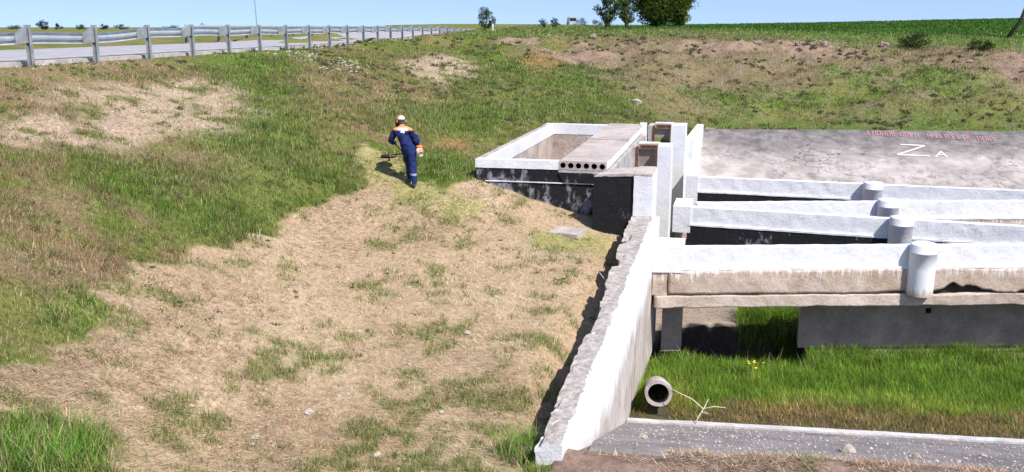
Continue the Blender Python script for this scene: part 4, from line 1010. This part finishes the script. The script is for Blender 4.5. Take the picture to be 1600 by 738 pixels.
V, F = hexa([tuple(hd+fwd*a+rgt*b+Vector((0, 0, c))) for a, b, c in ((.11, -.10, -.14), (.11, .08, -.14), (.118, .08, -.14), (.118, -.10, -.14), (.13, -.10, .03), (.13, .08, .03), (.138, .08, .03), (.138, -.10, .03))], .08); pchild('face_guard', V, F, 'blackp', False)
V, F = tube([(-.45, .16, 1.42), (-.36, .09, 1.33), (-.24, .055, 1.20), (-.08, .04, 1.05), (.04, .10, .95)], .016, 6); pchild('harness_strap', V, F, 'blackp')
V, F = tube([(-.10, .07, 1.43), (-.18, .065, 1.33), (-.28, .07, 1.18), (-.33, .12, 1.05)], .014, 6); pchild('harness_strap', V, F, 'blackp')
# brush cutter
bc_ = empty('brush_cutter', (PX, PY, PZ), YAW); tag(bc_, 'petrol brush cutter with orange engine held at the worker\'s hip', 'brush cutter')
E0 = Vector((.13, .09, .90)); H0 = Vector((-.78, 1.02, .66)); dv = (H0-E0).normalized()
V, F = tube([E0+dv*.1, H0], .014, 8); mesh('shaft', V, F, M['blackp'], bc_, True)
V, F = ball(E0, (.10, .12, .10)); V = np.array(V)+wob(np.array(V), 12, 3)*.02; mesh('engine', V, F, M['cream'], bc_, True)
V, F = ball(E0+Vector((.045, -.075, .015)), (.062, .062, .062)); mesh('starter_cover', V, F, M['orange'], bc_, True)
V, F = ball(E0+Vector((.045, -.125, .015)), (.028, .022, .028), 12, 6); mesh('starter_hub', V, F, M['cream'], bc_, True)
V, F = ball(E0+Vector((0, .02, .11)), (.085, .10, .04)); mesh('top_cover', V, F, M['orange'], bc_, True)
V, F = ball(E0+Vector((.01, .0, -.10)), (.075, .085, .05)); mesh('fuel_tank', V, F, M['cream'], bc_, True)
hb = E0+dv*.52
V, F = tube([Vector(B['palmL'][0])+Vector((0, .04, -.02)), hb+Vector((-.12, .02, .03)), hb, hb+Vector((.10, -.02, .02)), Vector(B['palmR'][0])+Vector((0, .04, -.02))], .012, 8); mesh('handlebar', V, F, M['blackp'], bc_, True)
V, F = ball(H0+Vector((0, 0, .0)), (.19, .16, .035), 20, 6); mesh('cutting_guard', V, F, M['guard'], bc_, True)
V, F = tube([H0+Vector((.03, -.05, .10)), H0+Vector((.03, -.05, -.14))], .018, 8); mesh('gear_head', V, F, M['blackp'], bc_, True)
V, F = tube([H0+Vector((0, 0, -.03)), H0+Vector((0, 0, -.045))], .21, 20); mesh('cutting_disc', V, F, M['blackp'], bc_, True)

# ------------------------------------------------------------------ trees and shrubs on the skyline
def foliage(name, clumps, n, leaf, cols, seed, parent):
    rg = np.random.default_rng(seed); w_ = np.array([c[3]**2 for c in clumps]); w_ = w_/w_.sum()
    k = rg.choice(len(clumps), n, p=w_); c = np.array(clumps)[k]
    d = rg.normal(size=(n, 3)); d /= np.linalg.norm(d, axis=1)[:, None]
    r = c[:, 3]*(0.35+0.75*rg.random(n)**0.6)
    p = c[:, :3]+d*r[:, None]*np.array([1, 1, 0.85])
    a = rg.normal(size=(n, 3)); a /= np.linalg.norm(a, axis=1)[:, None]
    b = np.cross(a, d+rg.normal(size=(n, 3))*0.5); b /= np.maximum(np.linalg.norm(b, axis=1), 1e-6)[:, None]
    s = leaf*(0.6+0.8*rg.random(n))[:, None]
    V = np.stack([p-a*s, p-b*s*0.45, p+a*s, p+b*s*0.45], 1).reshape(-1, 3)
    F = np.arange(4*n).reshape(-1, 4)
    cl = np.array(cols); t = rg.random((n, 1)); tone = (0.7+0.6*rg.random(len(clumps)))[k][:, None]
    col = (cl[0]*(1-t)+cl[1]*t)*tone
    return npmesh(name, V, F, M['blade'], np.repeat(col, 4, 0), parent)
M['bark'] = simple('bark', (0.10, 0.075, 0.055), 0.95, 0, 0.3, 10, 0.6)
def tree(x, y, h, wd, label, seed, cols=((0.030, 0.062, 0.012), (0.075, 0.12, 0.022)), n=9000, leaf=0.10, bare=0.28, nclump=26, name='deciduous_tree', group=None, stems=1, cat='tree', kind_part='trunk', flat=1.0):
    rnd = random.Random(seed); root = empty(name, (x, y, gz(x, y)-0.1), 0); tag(root, label, cat, group)
    parts = []; clumps = []
    for s in range(stems):
        bx0 = (rnd.random()-0.5)*wd*0.25*(stems > 1); r0 = h*0.028*(1 if stems == 1 else 0.6)
        top = (bx0*2.2, (rnd.random()-0.5)*wd*0.1, h*0.8)
        pts = [(bx0*t*1.2+bx0+0.04*h*(rnd.random()-0.5)*t, 0.04*h*(rnd.random()-0.5)*t, h*0.85*t) for t in (0, 0.15, 0.35, 0.6, 0.85, 1)]
        parts.append(tube(pts, [r0*1.3, r0, r0*0.85, r0*0.6, r0*0.35, r0*0.12], 8))
        for i in range(max(4, nclump//stems)):
            t = bare+(1-bare)*(i+rnd.random())/max(4, nclump//stems); a = rnd.random()*6.283
            prof = math.sin(math.pi*min(1, max(0.05, (t-bare*0.7)/(1.06-bare*0.7))))**0.7*flat
            rr = wd/2*prof*(0.55+0.5*rnd.random())
            j = min(len(pts)-1, int(t*5)); b = Vector(pts[max(0, j-1)]); e = Vector((pts[0][0]*1.5+rr*math.cos(a), rr*math.sin(a), h*t*0.97))
            mid = b.lerp(e, 0.55)+Vector((0, 0, 0.04*h))
            parts.append(tube([b, mid, e], [r0*0.4, r0*0.22, r0*0.07], 5)); q = wd*(0.10+0.08*rnd.random())
            clumps.append((e.x, e.y, e.z, q)); clumps.append((mid.x, mid.y, mid.z+0.1*q, q*0.75))
    V, F = join(parts); mesh(kind_part, V, F, M['bark'], root, True)
    foliage('crown', clumps, n, leaf, cols, seed, root)
    return root
tree(-8.3, 90.8, 9.8, 7.8, 'big dense leafy tree on the skyline above the box', 5, ((0.045, 0.075, 0.014), (0.14, 0.19, 0.028)), 30000, 0.12, 0.06, 90)
tree(-6.1, 91.5, 6.8, 3.6, 'yellow-green tree growing against the big dense tree', 25, ((0.12, 0.17, 0.016), (0.25, 0.31, 0.04)), 11000, 0.10, 0.05, 40)
tree(-12.0, 83.7, 4.6, 2.6, 'thin open-crowned tree left of the big dense tree, sky showing through', 8, ((0.045, 0.085, 0.022), (0.11, 0.18, 0.05)), 4200, 0.10, 0.18, 30, stems=2)
tree(-10.6, 85.9, 4.4, 2.0, 'slender bending tree close beside the big dense tree', 11, ((0.045, 0.085, 0.022), (0.11, 0.18, 0.05)), 3600, 0.10, 0.18, 26)
tree(-22.9, 80.9, 2.05, 1.75, 'lone small round-topped tree at the end of the guardrail', 14, ((0.04, 0.08, 0.02), (0.085, 0.14, 0.04)), 2600, 0.06, 0.16, 26)
tree(-21.24, 97.8, 1.15, 1.1, 'small bushy sapling standing apart on the field edge, nearer the guardrail', 17, ((0.03, 0.06, 0.014), (0.06, 0.10, 0.025)), 900, 0.05, 0.2, 14)
tree(-20.2, 99.0, 1.15, 0.95, 'small bushy sapling on the field edge, nearer the white van', 18, ((0.03, 0.06, 0.014), (0.06, 0.10, 0.025)), 900, 0.05, 0.2, 14)
for i, (x, y, h, wd, lb) in enumerate(((-21.9, 128.6, 1.2, 2.2, 'pale grey-green bush beside the white van'), (-19.7, 129.1, 0.95, 1.9, 'low round bush between the pale bush and the thin tree'), (-25.6, 127.8, 0.7, 0.9, 'wispy low bush between the sapling and the van'))):
    tree(x, y, h, wd, lb, 30+i, ((0.07, 0.095, 0.045), (0.13, 0.16, 0.08)), 900, 0.06, 0.05, 14, 'bush', None, 3, 'bush', 'stem')
for i, (x, y, h, wd) in enumerate(((-306, 355.9, 2.6, 4), (-294.5, 358.8, 2.0, 6), (-286, 360.9, 2.4, 4.5), (-284, 371.7, 2.2, 6), (-333.7, 359.2, 2.0, 5), (-262, 380, 2.0, 7), (-250, 385, 2.2, 6))):
    tree(x, y, h, wd, 'distant dark scrub on the left horizon beyond the road', 40+i, ((0.03, 0.05, 0.02), (0.05, 0.08, 0.03)), 500, 0.25, 0.0, 12, 'bush', 'scrub on the left horizon', 3, 'bush', 'stem')
tree(-297.4, 337.4, 3.7, 5.5, 'dark domed tree standing taller than the scrub on the left horizon', 48, ((0.02, 0.035, 0.014), (0.04, 0.06, 0.02)), 900, 0.28, 0.0, 16, 'deciduous_tree')
tree(10.9, 63.9, 0.9, 2.3, 'dark green shrub under the field edge on the far bank', 60, ((0.03, 0.05, 0.012), (0.07, 0.10, 0.03)), 1500, 0.07, 0.0, 16, 'shrub', None, 3, 'shrub', 'stem')
tree(14.6, 63.4, 0.7, 1.8, 'low shrub on the far bank between the dark shrub and the pole', 61, ((0.03, 0.05, 0.012), (0.07, 0.10, 0.03)), 1100, 0.07, 0.0, 14, 'shrub', None, 3, 'shrub', 'stem')

# ------------------------------------------------------------------ grass, straw, flowers
rng = np.random.default_rng(11)
def polar(n, d0, d1, spread=0.66):
    th = YAW + rng.uniform(-spread, spread, n); d = np.exp(rng.uniform(math.log(d0), math.log(d1), n))
    return -np.sin(th)*d, np.cos(th)*d, d
def allowed(X, Y):
    u, v = road_uv(X, Y); a, ch, box = in_cut(X, Y)
    ok = (v < 0.35) & ~((X > -1.9) & (Y < 20))
    ok &= ~(a & (Y > 10.6)) & ~ch & ~box
    ok &= ~((X > -2.2) & (X < -1.6) & (Y > 9.5) & (Y < 22))
    ok &= ~((X > -6.5) & (X < -1.6) & (Y > 21.6) & (Y < 30.7))
    ok &= ~((X > -3.3) & (X < -1.4) & (Y > 20.85) & (Y < 32.2))
    ok &= ~((X > -1.9) & (X < -1.4) & (Y > 31) & (Y < 42.7))
    ok &= ~((X > -4.4) & (X < -3.3) & (Y > 20.1) & (Y < 20.7))
    return ok
def blades(name, X, Y, H, W, col, lean, three, label, mat='blade', sink=0.02, th=None, base=None):
    n = len(X)
    Z = ground(X, Y)-sink if base is None else base
    th = rng.uniform(0, 2*math.pi, n) if th is None else th
    lx = np.cos(th); ly = np.sin(th); wx, wy = -ly*W/2, lx*W/2
    lean = lean*H
    B0 = np.stack([X-wx, Y-wy, Z], 1); B1 = np.stack([X+wx, Y+wy, Z], 1)
    T = np.stack([X+lx*lean, Y+ly*lean, Z+H], 1)
    if three:
        m = 0.55; M0 = np.stack([X+lx*lean*0.32-wx*0.8, Y+ly*lean*0.32-wy*0.8, Z+H*m], 1); M1 = M0+np.stack([wx*1.6, wy*1.6, 0*X], 1)
        V = np.stack([B0, B1, M1, M0, T], 1).reshape(-1, 3); i = np.arange(n)[:, None]*5
        F = np.concatenate([i+np.array([[0, 1, 2]]), i+np.array([[0, 2, 3]]), i+np.array([[3, 2, 4]])], 0); k = 5
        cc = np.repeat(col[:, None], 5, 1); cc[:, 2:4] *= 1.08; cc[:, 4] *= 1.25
    else:
        V = np.stack([B0, B1, T], 1).reshape(-1, 3); F = np.arange(3*n).reshape(-1, 3); k = 3
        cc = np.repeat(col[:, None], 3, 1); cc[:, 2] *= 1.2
    o = npmesh(name, V, F, M[mat], cc.reshape(-1, 3))
    return tag(o, label, 'grass', kind='stuff')
def jit(c, n, a=0.35):
    t = np.exp(rng.normal(0, a, (n, 1))); h = 1+rng.normal(0, 0.10, (n, 3))
    return np.clip(c*t*h, 0.003, 0.9)
def clump(X, Y, d, k, sp):
    n = len(X); r = sp*np.sqrt(rng.random(n*k)); a = rng.uniform(0, 6.283, n*k); s = np.maximum(1, np.repeat(d, k)/16)
    return np.repeat(X, k)+r*np.cos(a)*s, np.repeat(Y, k)+r*np.sin(a)*s, np.repeat(d, k)
# standing grass on the valley sides
for name, d0, d1, N, three, label in (('meadow_grass', 5.2, 15, 62000, True, 'patchy green and brown grass standing on the foreground slope'), ('slope_grass', 15, 30, 130000, False, 'patchy green and brown grass standing on the road embankment'), ('bank_grass', 30, 66, 165000, False, 'dry and green grass on the far bank and upper slope'), ('field_crop', 62, 135, 60000, False, 'dark green crop and grass on the skyline field')):
    X, Y, d = polar(N, d0, d1); ok = allowed(X, Y)
    X, Y, d = X[ok], Y[ok], d[ok]; c, mk = cover(X, Y)
    dens = (1-mk['mown'])*(1-0.72*mk['pale'])*(1-0.8*mk['soil'])
    ok = rng.random(len(X)) < dens; X, Y, d = X[ok], Y[ok], d[ok]
    X, Y, d = clump(X, Y, d, 4, 0.045)
    ok = allowed(X, Y); X, Y, d = X[ok], Y[ok], d[ok]
    c, mk = cover(X, Y); n = len(X); n2 = fbm(X, Y, 0.7, 3, 131)
    H = (0.03+0.15*n2)*(0.45+0.9*rng.random(n)) + 0.10*mk['lush']*rng.random(n)+0.26*mk['tall']*rng.random(n); H *= (1-0.55*mk['pale'])
    W = 0.0085*np.maximum(1, d/14)*(0.5+0.9*rng.random(n))*(1+0.4*mk['lush'])
    vr = road_uv(X, Y)[1]; H *= 1-0.6*sstep(-1.6, -0.2, vr)
    if d0 > 50: W *= 1.6; H = 0.08+0.12*rng.random(n)
    col = jit(c*1.25, n, 0.33)*(0.62+0.76*fbm(X, Y, 3.2, 2, 171))[:, None]
    dry = rng.random(n) < (0.10+0.12*(1-mk['lush']))*(1-0.9*mk['crop']); col[dry] = jit(P_['straw']*0.85*np.ones((dry.sum(), 3)), dry.sum(), 0.25)
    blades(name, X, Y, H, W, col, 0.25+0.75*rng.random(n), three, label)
# mown floor: lying straw and short stubble
X, Y, d = polar(980000, 6.5, 24); ok = allowed(X, Y); X, Y, d = X[ok], Y[ok], d[ok]
ok = mown(X, Y) > 0.5; X, Y, d = X[ok], Y[ok], d[ok]
n2 = fbm(X, Y, 0.9, 3, 141)*0.6+fbm(X, Y, 3.5, 2, 143)*0.4
ok = rng.random(len(X)) < 0.30+0.9*sstep(0.38, 0.60, n2); X, Y, d = X[ok], Y[ok], d[ok]; n = len(X)
c, mk = cover(X, Y)
L_ = (0.04+0.14*rng.random(n)); th = fbm(X, Y, 0.25, 2, 151)*9+rng.normal(0, 0.75, n)
sc_ = np.maximum(1, d/15)
tone = np.where((rng.random(n) < 0.35)[:, None], np.array([0.64, 0.53, 0.35]), np.array([0.43, 0.32, 0.20]))
col = jit(tone*0.72+c*0.28, n, 0.34); fr = rng.random(n) < mk['fresh']*0.75; col[fr] = jit(np.array([0.30, 0.33, 0.09])*np.ones((fr.sum(), 3)), fr.sum(), 0.3)
H = L_*(0.10+0.25*rng.random(n))
blades('mown_straw', X, Y, H, 0.0062*sc_*(0.6+0.8*rng.random(n)), col, L_/np.maximum(H, 1e-3), False, 'pale cut straw lying over the mown valley floor', 'straw', 0.004, th)
X, Y, d = polar(260000, 6.5, 24); ok = allowed(X, Y); X, Y, d = X[ok], Y[ok], d[ok]
ok = mown(X, Y) > 0.5; X, Y, d = X[ok], Y[ok], d[ok]
n2 = fbm(X, Y, 1.5, 3, 111)*0.5+fbm(X, Y, 4.5, 2, 121)*0.5; tuft = sstep(0.50, 0.66, n2)
ok = rng.random(len(X)) < 0.20+0.8*tuft; X, Y, d, tuft = X[ok], Y[ok], d[ok], tuft[ok]
X, Y, d = clump(X, Y, d, 2, 0.035); tuft = np.repeat(tuft, 2); ok = allowed(X, Y); X, Y, d, tuft = X[ok], Y[ok], d[ok], tuft[ok]; n = len(X)
c, mk = cover(X, Y); g = (rng.random(n) < 0.15+0.7*tuft)[:, None]
col = jit(np.where(g, np.array([0.12, 0.17, 0.035]), np.array([0.40, 0.31, 0.17])), n, 0.35)
blades('mown_stubble', X, Y, (0.03+0.06*rng.random(n))*(1+0.9*tuft), 0.008*np.maximum(1, d/14)*(0.6+0.8*rng.random(n)), col, 0.3+0.9*rng.random(n), False, 'short green and straw stubble left between the mown straw', 'blade')
X, Y, d = polar(480000, 10, 66); ok = allowed(X, Y); X, Y, d = X[ok], Y[ok], d[ok]
mk0 = np.maximum(np.maximum(region('pale', X, Y, 0.8), 0.5*region('brown', X, Y, 0.7)), np.maximum(0.35*region('fardry', X, Y, 0.7), 0.3*region('soil', X, Y, 0.7))); ok = rng.random(len(X)) < mk0*0.9+0.03; X, Y, d = X[ok], Y[ok], d[ok]
ok = mown(X, Y) < 0.5; X, Y, d = X[ok], Y[ok], d[ok]; n = len(X); Lr = 0.05+0.15*rng.random(n); H = Lr*(0.1+0.5*rng.random(n))
tone = np.where((rng.random(n) < 0.5)[:, None], np.array([0.50, 0.41, 0.28]), np.array([0.33, 0.25, 0.16]))
blades('dry_litter', X, Y, H, 0.008*np.maximum(1, d/15)*(0.6+0.8*rng.random(n)), jit(tone, n, 0.3), Lr/H, False, 'bleached dry stems lying over the bare patches of the slope', 'straw', 0.004)
# broad-leaved weeds: dark tufts over the slope, the far bank and here and there on the mown floor
def weeds(name, N, d0, d1, label, leaf, dark):
    X, Y, d = polar(N, d0, d1); ok = allowed(X, Y); X, Y, d = X[ok], Y[ok], d[ok]
    c, mk = cover(X, Y); nn = fbm(X, Y, 0.9, 3, 181)
    ok = rng.random(len(X)) < sstep(0.45, 0.65, nn)*(1-0.80*mk['mown'])*(1-0.6*mk['pale'])*(1-mk['crop']); X, Y, d = X[ok], Y[ok], d[ok]; n = len(X); k = 26
    s = (0.05+0.11*rng.random(n))*np.maximum(1, d/22)**0.5; Z = ground(X, Y)
    dr = rng.normal(size=(n, k, 3)); dr[..., 2] = np.abs(dr[..., 2]); dr /= np.linalg.norm(dr, axis=2)[..., None]
    P = np.stack([X, Y, Z], 1)[:, None]+dr*(s[:, None]*(0.3+0.7*rng.random((n, k))))[..., None]*np.array([1.2, 1.2, 0.9]); P = P.reshape(-1, 3); m = len(P)
    a = rng.normal(size=(m, 3)); a /= np.linalg.norm(a, axis=1)[:, None]; b = np.cross(a, dr.reshape(-1, 3)+0.3*rng.normal(size=(m, 3))); b /= np.maximum(np.linalg.norm(b, axis=1), 1e-6)[:, None]
    l = (leaf*np.repeat(np.maximum(1, d/18), k)*(0.6+0.8*rng.random(m)))[:, None]
    V = np.stack([P-a*l, P-b*l*0.4, P+a*l, P+b*l*0.4], 1).reshape(-1, 3)
    base = np.where((rng.random(n) < 0.7)[:, None], np.array(dark), np.array([0.13, 0.125, 0.06])); col = np.repeat(jit(base, n, 0.3), k, 0)*np.exp(rng.normal(0, 0.2, (m, 1)))
    tag(npmesh(name, V, np.arange(4*m).reshape(-1, 4), M['blade'], np.repeat(col, 4, 0)), label, 'weeds', kind='stuff')
weeds('weeds', 9000, 6, 30, 'dark leafy weeds scattered through the embankment grass', 0.018, (0.060, 0.105, 0.024))
weeds('bank_weeds', 9000, 30, 64, 'dark leafy weeds scattered over the far bank', 0.022, (0.095, 0.115, 0.045))
# weir basin: tall bright grass, browned along the kerb
N = 210000; X = rng.uniform(-1.62, 13, N); Y = rng.uniform(15, 23.5, N)
front = Y-kerb_y(X); back = a_line(X)-Y
ok = (front > 0.09) & (back > np.where(X > 1.72, -0.6, 0.02)) & ~((((X+1.11)/0.21)**2 + ((Y-15.42)/0.2)**2) < 1) & ~((((X+1.15)/0.22)**2 + ((Y-15.85)/0.35)**2) < 1)
inner = (Y-a_line(X) > 1.3) & (Y-a_line(X) < 2.9) & (X > 0.3) & (X < 3.2) & (Y < 23.7)
ok |= inner
X, Y = X[ok], Y[ok]; n = len(X); front = Y-kerb_y(X); inner = (Y-a_line(X) > 1.2)
nb = fbm(X, Y, 0.9, 4, 161); brown = sstep(2.1, 0.9, front+(nb-0.5)*3.0+0.7*(X < 0.0))*(~inner)
H = (0.11+0.23*fbm(X, Y, 1.1, 3, 165)*sstep(0.0, 1.6, front))*(0.55+0.75*rng.random(n))*(1-0.35*brown)
H = np.where(inner, 0.25+0.3*rng.random(n), H)
yl = sstep(0.35, 0.65, fbm(X, Y, 1.3, 3, 167))*sstep(3.2, 1.2, front)
cg = np.array([0.135, 0.225, 0.028])*(1-yl[:, None])+np.array([0.27, 0.28, 0.055])*yl[:, None]
cb = np.array([0.26, 0.185, 0.085])*np.ones((n, 1)); bsel = (rng.random(n) < brown*0.85)[:, None]
col = jit(np.where(bsel, cb, cg), n, 0.36)*(0.6+0.8*fbm(X, Y, 2.4, 2, 175))[:, None]
blades('basin_grass', X, Y, H, 0.0095*(0.6+0.8*rng.random(n)), col, 0.2+0.7*rng.random(n), True, 'tall bright green grass filling the weir basin, brown along the kerb')
# seed stalks along the support wall
n = 130; X = rng.uniform(-1.5, 9, n); Y = a_line(X)-rng.uniform(0.0, 1.2, n)
blades('seed_stalks', X, Y, 0.30+0.25*rng.random(n), np.full(n, 0.011), jit(np.array([0.30, 0.28, 0.18])*np.ones((n, 1)), n, 0.2), 0.1+0.7*rng.random(n), True, 'pale seed stalks standing above the basin grass')
# dry litter on the upper apron
N = 130000; X = rng.uniform(-1.6, 9, N); Y = rng.uniform(8.2, 12.6, N)
lit = sstep(10.7, 10.2, Y+(fbm(X, Y, 0.8, 4, 207)-0.5)*1.6+0.12*(X-1.5)+0.5*(X < -0.6)); ok = rng.random(N) < lit*sstep(0.25, 0.6, fbm(X, Y, 2.2, 3, 209)); X, Y = X[ok], Y[ok]; n = len(X)
Lr = 0.04+0.14*rng.random(n); H = Lr*(0.1+0.35*rng.random(n))
tone = np.where((rng.random(n) < 0.4)[:, None], np.array([0.42, 0.34, 0.23]), np.array([0.22, 0.14, 0.10]))
gr = rng.random(n) < 0.5*sstep(0.5, 0.65, fbm(X, Y, 1.1, 2, 211)); tone[gr] = (0.14, 0.15, 0.045)
blades('apron_litter', X, Y, H, 0.008*(0.6+0.8*rng.random(n)), jit(tone, n, 0.3), Lr/H, False, 'brown dry stems and soil litter over the top of the apron', 'straw', 0.0)
# gravel on the apron
N = 3000; X = rng.uniform(-1.6, 9, N); Y = rng.uniform(10.7, 15.3, N); ok = Y < kerb_y(X)-0.2; X, Y = X[ok], Y[ok]; n = len(X)
s = 0.008+0.016*rng.random(n)**2.5; Z = KZ+0.385*(kerb_y(X)-Y)+0.01
oc = np.array([(1, 0, 0), (0, 1, 0), (-1, 0, 0), (0, -1, 0), (0, 0, 0.8), (0, 0, -0.6)]); Fo = np.array([(0, 1, 4), (1, 2, 4), (2, 3, 4), (3, 0, 4), (1, 0, 5), (2, 1, 5), (3, 2, 5), (0, 3, 5)])
V = (np.stack([X, Y, Z], 1)[:, None]+oc[None]*s[:, None, None]*(0.7+0.6*rng.random((n, 6, 1)))).reshape(-1, 3)
tag(npmesh('gravel', V, (np.arange(n)[:, None, None]*6+Fo[None]).reshape(-1, 3), M['straw'], np.repeat(np.array([0.36, 0.34, 0.33])*np.exp(rng.normal(0, 0.3, (n, 1))), 6, 0)), 'loose pale gravel scattered over the apron', 'gravel', kind='stuff')
# white umbel flowers below the guardrail, yellow flowers in the basin
FLOW = [(-18.14, 33.43), (-17.64, 34.12), (-17.12, 34.23), (-15.91, 33.48), (-15.56, 33.61), (-15.38, 34.02), (-14.94, 33.47), (-14.88, 31.55), (-14.39, 32.52), (-16.8, 33.02), (-17.5, 33.03), (-18.46, 32.99), (-18.57, 38.47), (-19.08, 42.06)]
def flowers(name, pts, r, hgt, colr, label, per=14):
    V = []; F = []; rnd = random.Random(3)
    for (x, y) in pts:
        for _ in range(per):
            px, py = x+rnd.gauss(0, r), y+rnd.gauss(0, r); z = gz(px, py); h = hgt*(0.7+0.6*rnd.random()); o = len(V); n = 6; s = 0.035+0.04*rnd.random()
            if name == 'yellow_flowers': s *= 0.5
            for k in range(n): a = 2*math.pi*k/n; V.append((px+s*math.cos(a), py+s*math.sin(a), z+h+0.01*rnd.random()))
            V.append((px, py, z+h+0.02)); V.append((px, py, z))
            for k in range(n): F.append([o+k, o+(k+1) % n, o+n])
            V.append((px+0.008, py, z)); F.append([o+n+1, o+n+2, o+n])
    return tag(mesh(name, V, F, simple(name, colr, 0.8, 0, 0.1)), label, 'flowers', kind='stuff')
flowers('white_flowers', FLOW, 0.34, 0.24, (0.62, 0.62, 0.52), 'white umbel flowers on the slope below the guardrail', 7)
flowers('yellow_flowers', [(0.55, 18.9), (0.75, 19.0)], 0.10, 0.42, (0.80, 0.55, 0.03), 'few yellow flowers in the basin grass', 3)
